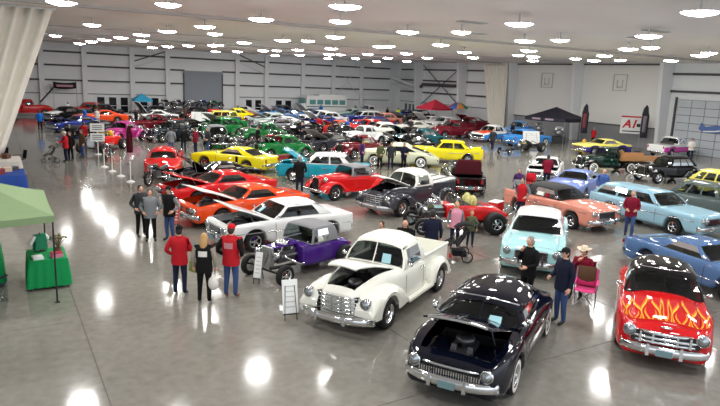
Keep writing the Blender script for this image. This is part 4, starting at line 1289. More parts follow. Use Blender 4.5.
def motorcycle(label, loc, hd, pm, group=None, lean=.12):
    t = thing('motorcycle', label, 'motorcycle', (loc[0], loc[1], 0), math.radians(hd), group)
    for x in (.75, -.70):
        o = MB().lathe([(.31, -.05), (.24, -.06), (.24, .06), (.31, .05), (.325, 0), (.31, -.05)], (0, 0, 0), 'y', 18).build('wheel', RUBBER, t, (x, 0, .32))
        MB().lathe([(.24, -.02), (.22, -.02), (.22, .02), (.24, .02)], (0, 0, 0), 'y', 18).lathe([(.06, .06), (.06, -.06), (0, -.06)], (0, 0, 0), 'y', 8).box((0, 0, 0), (.46, .02, .03)).box((0, 0, 0), (.03, .02, .46)).build('rim', CHROME, o)
    MB().tube(((.75, .08, .32), (.48, .08, .95)), .028, 6).tube(((.75, -.08, .32), (.48, -.08, .95)), .028, 6).build('fork', CHROME, t)
    MB().tube([(.40, .38, 1.08), (.46, .25, 1.06), (.48, 0, .98), (.46, -.25, 1.06), (.40, -.38, 1.08)], .016, 6).build('handlebar', CHROME, t)
    MB().ball((.16, 0, .84), (.30, .15, .14), 12, 8).build('fuel_tank', pm, t)
    MB().box((0, 0, .48), (.46, .26, .36), taper=.8).build('engine', ENGINE, t)
    MB().grid([[(x, y, z - abs(y) * .3) for y in (-.14, 0, .14)] for x, z in ((-.05, .80), (-.3, .74), (-.55, .80), (-.85, .86))]).build('seat', SEAT, t).modifiers.new('thickness', 'SOLIDIFY').thickness = .08
    MB().tube(((.05, .16, .36), (-.3, .18, .28), (-1.0, .19, .34)), .045, 8).build('exhaust_pipe', CHROME, t)
    MB().tube(((.45, 0, .9), (-.1, 0, .66), (-.7, 0, .36)), .03, 6).build('frame', BLACK, t)
    a = [math.radians(q) for q in range(20, 171, 15)]
    for x, rr in ((-.70, .37), (.75, .36)):
        MB().grid([[(x + rr * math.cos(q), y, .32 + rr * math.sin(q)) for y in (-.08, 0, .08)] for q in a]).build('mudguard', pm, t).modifiers.new('thickness', 'SOLIDIFY').thickness = .01
    headlight(t, .62, 0, .90, .09)
    return t

def stanchion(label, loc, group):
    t = thing('barrier_post', label, 'barrier post', (loc[0], loc[1], 0), 0, group)
    MB().lathe([(0, .10), (.06, .09), (.20, .03), (.21, 0)], (0, 0, 0), 'z', 16).build('base', WHITE, t)
    MB().tube(((0, 0, .05), (0, 0, .95)), .025, 8).build('post', WHITE, t)
    MB().ball((0, 0, .97), (.04, .04, .04), 8, 6).build('cap', WHITE, t)
    return t

# ------------------------------------------------------------------ paint colours
NAVY = paint('midnight_navy', 9, 12, 26); OFFW = paint('off_white', 232, 232, 222); WHT = paint('white', 228, 229, 228); REDF = paint('flame_red', 196, 22, 26)
BLK = paint('black', 12, 12, 14); PURP = paint('purple', 66, 32, 120); ORNG = paint('orange_red', 226, 74, 28); BLUE = paint('mid_blue', 84, 114, 158); AQUA = paint('pale_aqua', 168, 216, 220)
CORAL = paint('coral', 214, 140, 122); SKY = paint('pale_blue', 150, 190, 208); RED = paint('red', 200, 30, 32); CHAR = paint('charcoal', 50, 52, 60); TURQ = paint('turquoise', 32, 150, 172)
YEL = paint('yellow', 236, 220, 30); CREAM = paint('cream_green', 204, 208, 180); MAROON = paint('maroon', 104, 16, 30); GREEN = paint('green', 18, 110, 50); DGREEN = paint('dark_green', 14, 44, 34)
MAG = paint('magenta', 168, 40, 120); LILAC = paint('lilac_blue', 120, 140, 200); PRIMER = paint('primer_grey_green', 92, 104, 102, .5); LYEL = paint('pale_yellow', 232, 220, 110); ROYAL = paint('royal_blue', 32, 52, 130)
INDIGO = paint('indigo', 48, 40, 120); SILV = paint('silver_green', 170, 186, 180); TEAL = paint('deep_teal', 24, 84, 92); SBLUE = paint('bright_blue', 60, 140, 214); PINK = paint('hot_pink', 206, 60, 170)
DTEAL = paint('blackish_teal', 22, 36, 42)
GREYTOP = mat('grey_canvas_top', srgb(128, 128, 132), .85, noise=.08, nscale=40); BLKTOP = mat('black_canvas_top', (.02, .02, .022), .8)
WHITEUNDER = mat('hood_liner_white', srgb(206, 200, 196), .6); BLKUNDER = mat('hood_liner_black', (.015, .015, .016), .7)

# ------------------------------------------------------------------ foreground cars
_mb = merc_body()
merc = slab_car('coupe', 'dark navy rounded coupe with raised hood and chrome tooth grille', (8.63, 8.86), 212, NAVY, _mb, merc_cab(xa=.98, xb=.62, xc=-.90, xd=-1.85, zb=1.02, zbr=.90, wbr=.68, wb=.84, wr=.73, drop=.19, zr=1.46), hood=(1.06, 2.36), hood_open=.44, front='teeth', wheels=dict(style='cap', white=True, w=.19), sign=(.25, .10), trim=[(-2.2, .62), (-1.0, .66), (0.2, .68)], seams=(.70, -.45), fbz=.46)
MB().tube([(.74 + .05 * (1 - (y / .7) ** 2), y, 1.385 + .05 * (1 - (y / .7) ** 2)) for y in [-.7 + .14 * k for k in range(11)]], .018, 6).build('sun_visor_trim', CHROME, merc)
_hz = interp(_mb.zc, 1.06)
MB().tube([(2.36 - 1.06, y, _mb.top(2.36, y) - _hz - .01) for y in [-.54 + .09 * k for k in range(13)]], .028, 6).build('hood_lip', CHROME, _mb.hood)
MB().tube([(x - 1.06, 0, interp(_mb.zc, x) - _hz + .012) for x in (1.5, 1.8, 2.1, 2.3)], [.006, .014, .02, .026], 6).build('hood_ornament', CHROME, _mb.hood)
for s_ in (1, -1): MB().tube(((.96, s_ * .76, 1.00), (1.02, s_ * .86, 1.06), (1.04, s_ * .88, 1.12)), .018, 6).ball((1.04, s_ * .885, 1.14), (.04, .055, .055), 10, 6).build('spot_lamp', CHROME, merc)

pickup_ad('pickup', 'off-white rounded pickup with hood raised and chrome bar grille', (8.2, 12.25), 210.5, OFFW, hood_open=.32, sign=(.28, .2), badge=BLK)

fl_b = merc_body(W=.93, zs=[(-2.55, .70), (-2.0, .84), (-1.2, .92), (0, .95), (1.5, .97), (2.2, .95), (2.5, .88)], r=.345)
fl_c = merc_cab(xa=.78, xb=.36, xc=-.95, xd=-1.75, zr=1.56, wb=.81, wr=.69, drop=.19, wins=[(.07, .48), (.52, .76)], bow=.16)
flame = slab_car('coupe', 'red coupe with yellow hood flames and a black roof', (13.27, 8.13), 216, REDF, fl_b, fl_c, roof=BLK, hood=(.86, 2.36), front='chrome', wheels=dict(style='cap', w=.19), fbz=.43, seams=(.62, -.5), glight=dict(y=.66, z=.76, r=.105))
FLY = paint('flame_yellow', 250, 190, 60); FLO = paint('flame_orange', 240, 100, 30)
def flames(parent, b):
    def lick(y0, L, w, sw, m, lift, x0=2.28, hook=.0):
        for sg in (1, -1):
            rows = []
            n = 10
            for k in range(n + 1):
                u = k / n; x = x0 - L * u
                yc = y0 + sw * math.sin(u * PI * 1.6) + hook * u * u
                ww = w * (1 - u) ** .7 * (1 - .35 * math.sin(PI * min(1, u * 2.2)))
                row = []
                for q in (-1, 0, 1):
                    y = max(.0, min(b.w(x) * .9, yc + q * ww))
                    row.append((x, sg * y, b.top(x, y) + lift))
                rows.append(row)
            o = MB().grid(rows).build('flame_decal', m, parent)
    for y0, L, w, sw, hk in ((.05, 1.15, .07, .02, .05), (.20, 1.0, .08, -.05, .0), (.36, 1.25, .08, .06, .05), (.53, .95, .07, -.05, .02), (.68, 1.2, .07, .04, .0), (.80, .9, .05, -.03, 0)):
        lick(y0, L * .95, w * 1.15, sw, FLO, .012, hook=hk); lick(y0, L * .84, w * .80, sw, FLY, .015, hook=hk); lick(y0, L * .70, w * .52, sw, REDF, .018, hook=hk)
flames(flame, fl_b)
MB().tube([(.40 + .08 * (1 - (y / .6) ** 2), y, 1.52 + .015) for y in (-.5, 0, .5)], .012, 5).build('drip_trim', CHROME, flame)

_pr = hot_rod('roadster', 'purple fenderless roadster with a grey soft top', (7.45, 15.4), 200, PURP, GREYTOP, body_w=.70, cowl=1.05, grille_m=STEEL, topz=1.58)
_pr.scale = (.88, .88, .88)

nova_b = muscle_body(xF=2.28, xR=-2.32, axf=1.40, axr=-1.38, W=.92, zs=[(-2.32, .90), (-1.4, .93), (0, .91), (1.5, .90), (2.28, .86)], zc=[(-2.32, .92), (-1.5, .98), (.8, 1.0), (1.7, .96), (2.28, .88)])
slab_car('hardtop_coupe', 'white two-door hardtop with open hood behind the purple roadster', (8.11, 18.54), 185, WHT, nova_b, muscle_cab(xa=.72, xb=.15, xc=-.95, xd=-1.50, zb=.96, zr=1.42, wins=[(.06, .78)], wr=.64), hood=(.82, 2.18), hood_open=.42, under=BLKUNDER, front='egg', seams=(.70, -.55), sign=(-.5, .15), trim=[(-2.2, .62), (0, .62), (2.1, .62)], lights='single')
slab_car('muscle_coupe', 'orange-red muscle coupe with pale-lined open hood', (8.1, 22.05), 190, ORNG, muscle_body(), muscle_cab(xd=-1.85, wins=[(.08, .66)]), hood=(.82, 2.26), hood_open=.40, hood_mat=WHITEUNDER, front='split', lights='double', seams=(.66, -.55))

slab_car('fastback', 'blue fastback coupe at the right edge behind the flamed car', (17.6, 9.5), 260, BLUE, muscle_body(xR=-2.35), muscle_cab(xd=-2.0, xc=-.75, wins=[(.08, .62)], zr=1.32), hood=(.82, 2.26), seams=(.66, -.55), front='egg', tails=(.3, .1), trim=[(-2.2, .5), (0, .5), (2.2, .5)])
slab_car('sedan', 'pale aqua fifties sedan with white roof facing the camera', (14.9, 13.57), 220, AQUA, chevy55_body(), chevy55_cab(), roof=WHT, hood=(.86, 2.24), front='egg', seams=(.66, -.35), wheels=dict(style='cap', w=.19), fbz=.46)
slab_car('convertible', 'coral fifties convertible with a black soft top', (20.15, 17.35), 269, CORAL, chevy55_body(), chevy55_cab(zr=1.50, wins=[(.06, .62)], drop=.10, roof_name='soft_top'), roof=BLKTOP, hood=(.86, 2.24), front='egg', seams=(.66, -.45), trim=[(-2.2, .72), (-.2, .68), (2.2, .80)], wheels=dict(style='mag', w=.2))
wag_b = muscle_body(xF=2.55, xR=-2.65, axf=1.55, axr=-1.45, W=.98, zs=[(-2.65, .98), (-1, .95), (1, .94), (2.55, .90)], zc=[(-2.65, 1.0), (-1, 1.0), (.8, 1.02), (2.55, .92)])
slab_car('station_wagon', 'pale blue sixties station wagon beside the coral convertible', (23.45, 15.15), 267, SKY, wag_b, dict(xa=.85, xb=.25, xc=-2.15, xd=-2.55, zb=.98, zr=1.50, wb=.86, wr=.70, wins=[(.06, .30), (.33, .60), (.64, .94)], drop=.06, bow=.12, rb=.06), hood=(.92, 2.42), front='bars', lights='double', seams=(.74, -.30, -1.1), interior_x=(.1, -.9), trim=[(-2.5, .7), (0, .7), (2.4, .72)])

pickup_ad('pickup', 'charcoal rounded pickup with white roof, raised hood and striped bed cover', (15.35, 21.35), 196, CHAR, roof=OFFW, hood_open=.42, bed_cover=WHT, hood_mat=OFFW, grille=STEEL)
hot_rod('bucket_roadster', 'red open bucket roadster with very wide rear tyres', (14.9, 17.55), 162, RED, None, slick=True, cowl=1.05, bench=mat('bench_cream', srgb(196, 190, 120), .6))
street_rod('roadster', 'red fendered roadster with a grey folding top', (14.35, 24.9), 188, RED, 'roadster', top_mat=GREYTOP, lod=0)
slab_car('sedan', 'turquoise fifties sedan with white roof and raised hood', (15.0, 28.9), 146, TURQ, chevy55_body(), chevy55_cab(), roof=WHT, hood=(.86, 2.24), hood_open=.60, front='egg', seams=(.66, -.35), wheels=dict(style='cap', w=.19))
slab_car('muscle_coupe', 'yellow muscle coupe with a black side stripe', (11.9, 34.2), 128, YEL, muscle_body(), muscle_cab(xd=-1.9), hood=(.82, 2.26), front='split', seams=(.66, -.55), lod=0)
MB().box((-.75, .955, .62), (.16, .02, .55)).build('side_stripe', BLK, [o for o in bpy.data.objects if o.get('label') == 'yellow muscle coupe with a black side stripe'][0])
slab_car('muscle_coupe', 'red muscle coupe with open hood parked behind the orange one', (8.2, 25.6), 191, RED, muscle_body(), muscle_cab(), hood=(.82, 2.26), hood_open=.36, under=BLKUNDER, front='split', lights='double', lod=1)
slab_car('sports_car', 'low black sports car with a raised hood beyond the red muscle coupe', (9.3, 29.4), 190, BLK, muscle_body(W=.88, zs=[(-2.2, .76), (-1.3, .86), (-.4, .74), (1.3, .84), (2.2, .64)], zc=[(-2.2, .78), (-1.4, .82), (.6, .84), (1.4, .82), (2.2, .66)], xF=2.1, xR=-2.1), muscle_cab(zb=.80, zr=1.16, xd=-1.5, wr=.5, wb=.7), hood=(.8, 2.0), hood_open=.7, front='none', lod=0)
slab_car('coupe', 'red chopped coupe with its tail and plate toward the camera', (7.9, 34.2), 74, RED, merc_body(), merc_cab(zr=1.44), hood=(.92, 2.36), front='teeth', lod=0)
slab_car('fastback', 'cream-green rounded fastback beside the yellow finned sedan', (22.65, 33.05), 146, CREAM, merc_body(), merc_cab(xc=-.6, xd=-2.1, zbr=.86, wbr=.66), hood=(.92, 2.36), front='teeth', wheels=dict(style='cap', white=True), lod=1)
y57 = chevy55_body(zs=[(-2.4, 1.08), (-1.6, 1.02), (-.8, .92), (0, .95), (1.4, .98), (2.1, .97), (2.35, .92)])
slab_car('sedan', 'yellow fifties sedan with sharp tail fins', (27.0, 33.5), 145, YEL, y57, chevy55_cab(), hood=(.86, 2.24), front='egg', lod=1, trim=[(-2.2, .8), (0, .7)])
street_rod('street_rod', 'dark maroon street rod with rounded fenders and shiny hood', (22.2, 37.3), 196, MAROON, 'coupe')
street_rod('street_rod', 'green street rod beyond the turquoise sedan', (16.6, 38.2), 190, GREEN, 'coupe', hood_open=.5)
hot_rod('roadster', 'red fenderless roadster with a black grille', (18.4, 43.2), 215, RED, None, lod=1, grille_m=BLK)
street_rod('street_rod', 'bright green street rod beside the boxy black sedan', (19.2, 48.0), 185, GREEN, 'coupe')
street_rod('street_rod', 'boxy black old sedan with a grey roof', (14.3, 44.9), 262, BLK, 'sedan', roof=GREYTOP)
street_rod('street_rod', 'second green street rod with raised hood beyond the black sedan', (17.0, 52.6), 195, GREEN, 'sedan', hood_open=.5)
slab_car('wagon', 'indigo wagon with dark windows and a yellow roof', (20.0, 63.2), 172, INDIGO, chevy55_body(), dict(xa=.8, xb=.35, xc=-2.0, xd=-2.3, zb=1.0, zr=1.60, wb=.82, wr=.68, wins=[(.06, .35), (.38, .66), (.70, .94)], drop=.07, bow=.12), roof=LYEL, front='egg', lod=1)
slab_car('compact_car', 'rounded bright yellow little car behind the indigo wagon', (24.2, 68.9), 190, YEL, merc_body(xF=1.9, xR=-2.0, axf=1.2, axr=-1.2, W=.8), merc_cab(xc=-.7, xd=-1.6, wb=.68, wr=.5, zr=1.55), front='none', lod=1)
slab_car('coupe', 'red coupe half hidden behind the little yellow car', (25.2, 72.4), 184, RED, muscle_body(), muscle_cab(), lod=1)
slab_car('hardtop_coupe', 'white hardtop parked before the far double doors', (27.3, 76.4), 180, WHT, nova_b, muscle_cab(xa=.72, xb=.15, xc=-.95, xd=-1.50, zb=.96, zr=1.42, wr=.64), lod=1)
slab_car('coupe', 'white and red striped coupe below the far white hardtop', (26.4, 65.0), 188, WHT, muscle_body(), muscle_cab(), two=RED, hood=(.82, 2.26), hood_open=.5, lod=1)
street_rod('street_rod', 'blackish teal old sedan in the left far row', (11.9, 49.3), 205, DTEAL, 'sedan')
street_rod('street_rod', 'dark maroon street rod with a black raised hood and pale wheels', (12.1, 57.0), 190, MAROON, 'coupe', hood_open=.9, white=True)
hot_rod('roadster', 'brown-red open hot rod beyond the maroon street rod', (14.6, 60.2), 200, paint('brown_red', 140, 44, 34), None, lod=1)
street_rod('street_rod', 'magenta street rod on the left of the far rows', (8.3, 49.4), 225, MAG, 'coupe')
hot_rod('roadster', 'small red and yellow open roadster in front of the magenta car', (6.2, 44.2), 235, paint('scarlet', 216, 40, 34), None, lod=1, bench=mat('bench_yellow', srgb(236, 180, 40), .6))
slab_car('coupe', 'dark blue coupe behind the white standing sign', (6.2, 58.2), 205, ROYAL, muscle_body(), muscle_cab(), hood=(.82, 2.26), hood_open=.3, lod=1)
slab_car('coupe', 'black-blue coupe left of the magenta street rod', (7.0, 53.2), 205, NAVY, muscle_body(), muscle_cab(), lod=1)
slab_car('coupe', 'orange-red striped coupe far back on the left', (9.2, 66.4), 188, ORNG, muscle_body(), muscle_cab(), lod=1)
slab_car('sedan', 'long dark navy sedan before the left glass doors', (9.9, 72.9), 178, NAVY, chevy55_body(), chevy55_cab(), lod=1)
slab_car('sedan', 'black sedan beside the glass doors on the left', (15.6, 71.9), 182, BLK, merc_body(), merc_cab(), lod=1)
slab_car('coupe', 'white coupe with black-lined hood raised steeply', (14.5, 67.3), 188, WHT, muscle_body(), muscle_cab(), hood=(.82, 2.26), hood_open=1.0, under=BLKUNDER, lod=1)
pickup_ad('pickup', 'red pickup standing alone against the far left wall', (3.2, 76.3), 3, RED, lod=1, wheel_style='mag')
slab_car('sedan', 'red sedan by the far wall right of the dark banner', (9.3, 76.6), 180, RED, chevy55_body(), chevy55_cab(), lod=1)
slab_car('coupe', 'black coupe with a white hood far left', (6.1, 68.8), 225, BLK, merc_body(), merc_cab(), hood=(.92, 2.36), hood_mat=WHT, lod=1)
# middle far rows
street_rod('street_rod', 'white rounded street rod with a big front fender', (27.2, 45.2), 186, WHT, 'coupe')
slab_car('coupe', 'teal coupe next to the white rounded street rod', (31.5, 42.6), 188, TEAL, merc_body(), merc_cab(), lod=1)
slab_car('coupe', 'white coupe with two dark side windows in the middle far rows', (31.9, 49.6), 178, OFFW, merc_body(), merc_cab(), lod=1)
slab_car('muscle_coupe', 'orange-red muscle coupe with open hood in the middle far rows', (29.3, 53.9), 188, ORNG, muscle_body(), muscle_cab(), hood=(.82, 2.26), hood_open=.4, lod=1)
slab_car('convertible', 'red convertible behind the far orange coupe', (36.6, 58.6), 186, RED, chevy55_body(), chevy55_cab(zr=1.45, roof_name='soft_top'), roof=MAROON, lod=1)
slab_car('station_wagon', 'dark blue wagon with white roof in the far middle', (39.4, 65.9), 182, ROYAL, wag_b, dict(xa=.85, xb=.25, xc=-2.15, xd=-2.55, zb=.98, zr=1.55, wb=.86, wr=.70, wins=[(.06, .30), (.33, .60), (.64, .94)], drop=.06, bow=.12, rb=.06), roof=WHT, lod=1)
slab_car('sedan', 'coral pink sedan far back right of centre', (40.2, 62.2), 186, CORAL, chevy55_body(), chevy55_cab(), lod=1)
slab_car('coupe', 'royal blue coupe with white hood raised behind the man in red', (30.9, 60.4), 190, ROYAL, muscle_body(), muscle_cab(), hood=(.82, 2.26), hood_open=.7, hood_mat=WHT, lod=1)
slab_car('sedan', 'white-roofed sedan behind the royal blue coupe', (33.8, 66.6), 184, WHT, chevy55_body(), chevy55_cab(), lod=1)
pickup_ad('pickup', 'white pickup near the far corner', (46.7, 76.2), 182, WHT, lod=1)
slab_car('coupe', 'silver-green coupe before the white corner pickup', (41.9, 72.6), 182, SILV, merc_body(), merc_cab(), lod=1)
slab_car('coupe', 'blue coupe against the wall near the far corner', (50.9, 73.4), 170, ROYAL, muscle_body(), muscle_cab(), lod=1)
slab_car('coupe', 'blue coupe with raised hood before the far right doors', (30.9, 73.2), 184, SBLUE, muscle_body(), muscle_cab(), hood=(.82, 2.26), hood_open=.7, hood_mat=WHT, lod=1)
slab_car('coupe', 'steel blue coupe with hood up beside the motorhome', (36.2, 73.9), 182, BLUE, muscle_body(), muscle_cab(), hood=(.82, 2.26), hood_open=.8, under=WHITEUNDER, lod=1)
slab_car('coupe', 'white coupe left of the man in red', (25.6, 58.6), 188, WHT, muscle_body(), muscle_cab(), lod=1)
slab_car('coupe', 'grey coupe between the red roadster and the white coupe', (23.4, 54.9), 188, paint('grey', 110, 112, 118), merc_body(), merc_cab(), lod=1)
slab_car('coupe', 'black coupe parked behind the red fenderless roadster', (24.0, 51.0), 190, BLK, merc_body(), merc_cab(), lod=1)
slab_car('coupe', 'white coupe with hood raised near the red canopy', (45.6, 60.4), 184, WHT, muscle_body(), muscle_cab(), hood=(.82, 2.26), hood_open=.7, lod=1)
slab_car('sedan', 'white sedan in the row left of the red canopy', (44.9, 56.5), 184, WHT, chevy55_body(), chevy55_cab(), lod=1)
slab_car('coupe', 'black coupe with raised teal-lined hood in the middle', (32.4, 45.9), 188, BLK, muscle_body(), muscle_cab(), hood=(.82, 2.26), hood_open=.5, under=TEAL, lod=1)
slab_car('coupe', 'black coupe behind the cream-green fastback', (27.4, 38.4), 188, BLK, merc_body(), merc_cab(), hood=(.92, 2.36), hood_open=.4, lod=1)
slab_car('hardtop_coupe', 'white hardtop behind the men standing in the middle', (37.6, 52.6), 184, OFFW, nova_b, muscle_cab(zb=.96, zr=1.40), lod=1)
pickup_ad('pickup', 'maroon pickup beyond the yellow finned sedan', (39.6, 48.4), 178, MAROON, lod=1)
pickup_ad('pickup', 'maroon pickup nearer the white side-wall drape', (45.6, 53.0), 178, MAROON, lod=1)
slab_car('coupe', 'dark maroon coupe with raised hood by the red canopy', (51.0, 58.9), 190, MAROON, muscle_body(), muscle_cab(), hood=(.82, 2.26), hood_open=.6, lod=1)
fsd = slab_car('sedan', 'white old sedan with orange nose beside the blue coupe', (41.7, 45.0), 196, WHT, merc_body(), merc_cab(zr=1.62), two=SBLUE, lod=1, hood=(.92, 2.36), hood_mat=ORNG)
slab_car('coupe', 'bright blue coupe with a white board on its door', (42.4, 40.9), 4, SBLUE, chevy55_body(), chevy55_cab(), lod=1, wheels=dict(style='cap', white=True))
pickup_ad('pickup', 'light blue pickup left of the bright blue coupe', (48.0, 47.6), 190, paint('light_blue', 110, 160, 214), lod=1)
slab_car('coupe', 'pale yellow coupe with purple sides by the feather flag', (44.3, 34.2), 168, LYEL, muscle_body(), muscle_cab(), two=INDIGO, lod=1)
street_rod('flatbed_truck', 'dark green old flatbed truck with a wooden bed and whitewall tyres', (35.3, 26.8), 162, DGREEN, 'cab', flat=True, white=True, fender_mat=BLK, category='truck', lod=0)
street_rod('street_rod', 'black old sedan with shiny roof beyond the blue wagon', (35.6, 22.6), 170, BLK, 'sedan', lod=0)
pk = muscle_body(xF=2.6, xR=-2.7, axf=1.7, axr=-1.6, W=1.0, r=.40, ra=.50, zb=.45, zs=[(-2.7, 1.12), (2.6, 1.08)], zc=[(-2.7, 1.14), (.9, 1.18), (2.6, 1.10)])
slab_car('pickup', 'white and hot pink pickup raised in front of the side wall', (50.3, 31.7), 4, WHT, pk, dict(xa=.9, xb=.45, xc=-.42, xd=-.55, zb=1.14, zr=1.85, wb=.88, wr=.72, wins=[(.12, .85)], drop=.08, bow=.08), two=PINK, lod=1, category='pickup truck', ty=.84).scale = (.92, .92, .92)
street_rod('street_rod', 'pale yellow old sedan at the right edge', (32.3, 17.0), 275, LYEL, 'sedan', lod=1)
street_rod('street_rod', 'primer grey-green chopped sedan at the right edge', (27.3, 14.8), 275, PRIMER, 'sedan', lod=0)
slab_car('muscle_coupe', 'white muscle coupe with open hood behind the man in a red shirt', (28.4, 25.7), 218, WHT, muscle_body(), muscle_cab(), hood=(.82, 2.26), hood_open=.15, under=BLKUNDER, front='split', lod=0)
slab_car('estate_car', 'black estate car with its tailgate open toward the camera', (21.1, 24.7), 58, BLK, merc_body(zs=[(-2.55, .95), (0, .95), (2.5, .85)], zc=[(-2.55, .97), (.7, 1.05), (2.5, .86)], zv=None), dict(xa=.85, xb=.38, xc=-1.2, xd=-1.5, zb=1.0, zr=1.5, wb=.8, wr=.62, wins=[(.07, .46), (.5, .8)], drop=.1, bow=.1), trunk=(-2.45, -1.6), trunk_open=1.2, under=mat('maroon_carpet', srgb(90, 20, 34), .9), lod=0)
slab_car('sports_car', 'lilac-blue coupe between the coral convertible and the flatbed truck', (25.6, 21.1), 205, LILAC, muscle_body(), muscle_cab(), hood=(.82, 2.26), front='egg', lod=0)
slab_car('coupe', 'dark maroon coupe at the right edge past the blue fastback', (25.2, 9.2), 262, MAROON, muscle_body(), muscle_cab(), lod=1)

# further cars filling the far rows
for x_, y_, h_, c_, ho, kd, lb in (
    (21.9, 41.4, 196, CHAR, .6, 0, 'charcoal coupe with raised hood behind the dark maroon street rod'), (26.0, 47.8, 178, BLK, .5, 1, 'black rounded coupe with raised hood left of the white street rod'),
    (31.9, 52.1, 182, RED, 0, 2, 'red fifties sedan behind the white two-window coupe'), (14.5, 54.8, 186, BLK, .6, 0, 'black muscle coupe with raised hood behind the blackish teal sedan'),
    (34.9, 55.8, 186, ROYAL, 0, 2, 'royal blue fifties sedan in the middle far rows'), (19.1, 58.1, 204, GREEN, .6, 0, 'green muscle coupe with raised hood below the indigo wagon'),
    (25.8, 62.0, 186, SILV, .5, 1, 'silver rounded coupe with raised hood in the middle far rows'), (33.2, 63.5, 178, WHT, 0, 2, 'white fifties sedan below the white-roofed one'),
    (44.9, 64.5, 186, BLK, .6, 0, 'black muscle coupe with raised hood left of the red canopy'),
    (20.7, 66.9, 178, RED, 0, 1, 'red rounded coupe hidden behind the indigo wagon'), (44.9, 67.3, 190, SBLUE, 0, 0, 'bright blue muscle coupe behind the far black one'), (40.6, 68.9, 186, TEAL, 0, 1, 'teal rounded coupe behind the dark blue wagon'),
    (50.5, 69.4, 186, BLK, 0, 2, 'black fifties sedan at the wall behind the red canopy'), (31.0, 69.4, 182, BLUE, .7, 0, 'steel blue muscle coupe with raised hood before the glass doors'), (19.6, 70.2, 190, BLK, 0, 1, 'black rounded coupe before the display stage'),
    (33.0, 76.9, 180, CHAR, 0, 2, 'charcoal fifties sedan against the back wall')):
    bb, cc, hx = ((muscle_body, muscle_cab, (.82, 2.26)), (merc_body, merc_cab, (.92, 2.36)), (chevy55_body, chevy55_cab, (.86, 2.24)))[kd]
    slab_car(('muscle_coupe', 'coupe', 'sedan')[kd], lb, (x_, y_), h_, c_, bb(), cc(), hood=hx, hood_open=ho, under=WHITEUNDER if ho > .55 else None, front=('split', 'teeth', 'egg')[kd], lod=1)

# long black dragster chassis on the open aisle
dr = thing('dragster', 'long low black dragster chassis on the open aisle', 'dragster', (38.2, 36.9, 0), math.radians(196))
mbt = MB()
for sg in (1, -1): mbt.tube(((-1.6, sg * .3, .35), (0, sg * .28, .38), (3.6, sg * .12, .28)), .035, 6); mbt.tube(((-1.6, sg * .3, .6), (-.4, sg * .3, .95), (.6, sg * .2, .5), (3.6, sg * .1, .3)), .03, 6)
mbt.build('frame', BLK, dr); engine(dr, .8, .6, 1.1)
MB().ball((-.3, 0, .55), (.8, .3, .22), 10, 6).build('cockpit_body', BLK, dr)
for sg in (1, -1): wheel(dr, -1.3, sg * .7, .42, .4, 'small', sgn=sg, lod=1); wheel(dr, 3.5, sg * .45, .28, .1, 'mag', sgn=sg, lod=1)

# motorhome
rv = thing('motorhome', 'white motorhome with teal windows against the far wall', 'motorhome', (39.6, 76.9, 0), PI)
MB().box((0, 0, 1.75), (6.4, 2.3, 2.3), taper=.96).box((3.4, 0, 1.2), (1.0, 2.1, 1.3), taper=.85).box((-.6, 0, 2.98), (3.4, 1.6, .18)).build('body', WHT, rv)
TW = mat('teal_window', srgb(92, 150, 148), .15)
for k in range(5):
    for sg in (1, -1): MB().box((-2.4 + 1.15 * k, sg * 1.14, 2.05), (.9, .04, .62)).build('window', TW, rv)
MB().box((3.28, 0, 2.2), (.06, 1.8, .7)).build('windshield', TW, rv)
for sg in (1, -1):
    MB().box((0, sg * 1.16, 1.45), (6.2, .02, .1)).build('side_stripe', TEAL, rv)
    for x in (2.2, -1.8): wheel(rv, x, sg * 1.0, .4, .24, 'cap', sgn=sg, lod=1)

# motorcycles on the stage before the rolling door
stg = thing('display_stage', 'low black stage before the grey rolling door', 'stage', (20.6, 76.2, 0), 0)
MB().box((0, 0, .45), (7.6, 3.0, .9)).build('deck', BLACK, stg); MB().box((0, -1.52, .84), (7.6, .04, .1)).build('edge_trim', GIRT, stg)
for i, (x, y, hd_, c_, lb) in enumerate(((18.0, 75.9, 200, BLK, 'black motorcycle at the left end of the stage'), (19.6, 76.2, 210, CHAR, 'charcoal motorcycle second from the left on the stage'), (21.2, 76.0, 205, WHT, 'white motorcycle on the stage'), (22.7, 76.2, 200, ROYAL, 'blue motorcycle on the stage beside the white one'), (24.0, 76.1, 195, GREEN, 'green motorcycle at the right end of the stage'))):
    m_ = motorcycle(lb, (x, y), hd_, c_); m_.location.z = .9; m_.scale = (1.15, 1.15, 1.15)
motorcycle('grey motorcycle in front of the maroon street rod', (14.9, 41.2), 200, CHAR)
motorcycle('chrome and maroon motorcycle beside the rope barrier', (5.9, 39.9), 250, MAROON)
motorcycle('chrome and black motorcycle in front of the red sedan', (6.7, 30.6), 225, BLK)

# ------------------------------------------------------------------ canopies, tables and stall goods at the left
OLIVE = mat('olive_canvas', srgb(128, 150, 112), .8, spec=.2, noise=.05, nscale=6); KELLY = cloth('kelly_green', 22, 140, 78); RBLUE = cloth('royal_blue', 44, 74, 150)
canopy('olive green canopy over the stall at the left edge', (-.62, 17.0), 0, 3.3, 3.3, OLIVE, ez=2.12, pz=2.85, leg_m=BLACK, valance=.16)
cloth_table('table under a bright green cloth beneath the olive canopy corner', (.92, 17.0), 0, .84, 1.15, KELLY)
cloth_table('green covered table at the very left edge', (-.75, 17.9), 0, 1.3, 1.7, KELLY)
cloth_table('table under a royal blue cloth behind the canopy', (.15, 31.0), 0, 1.7, 2.0, RBLUE)
cloth_table('table under a white cloth farther up the left aisle', (.15, 35.5), 0, 1.7, 2.0, cloth('white', 220, 216, 210))
camp_chair('navy folding chair at the left edge before the canopy', (-.35, 15.9), 60, cloth('navy', 24, 28, 48))
camp_chair('black folding chair beside the white stall table', (1.05, 37.8), 200, cloth('black', 18, 18, 20))
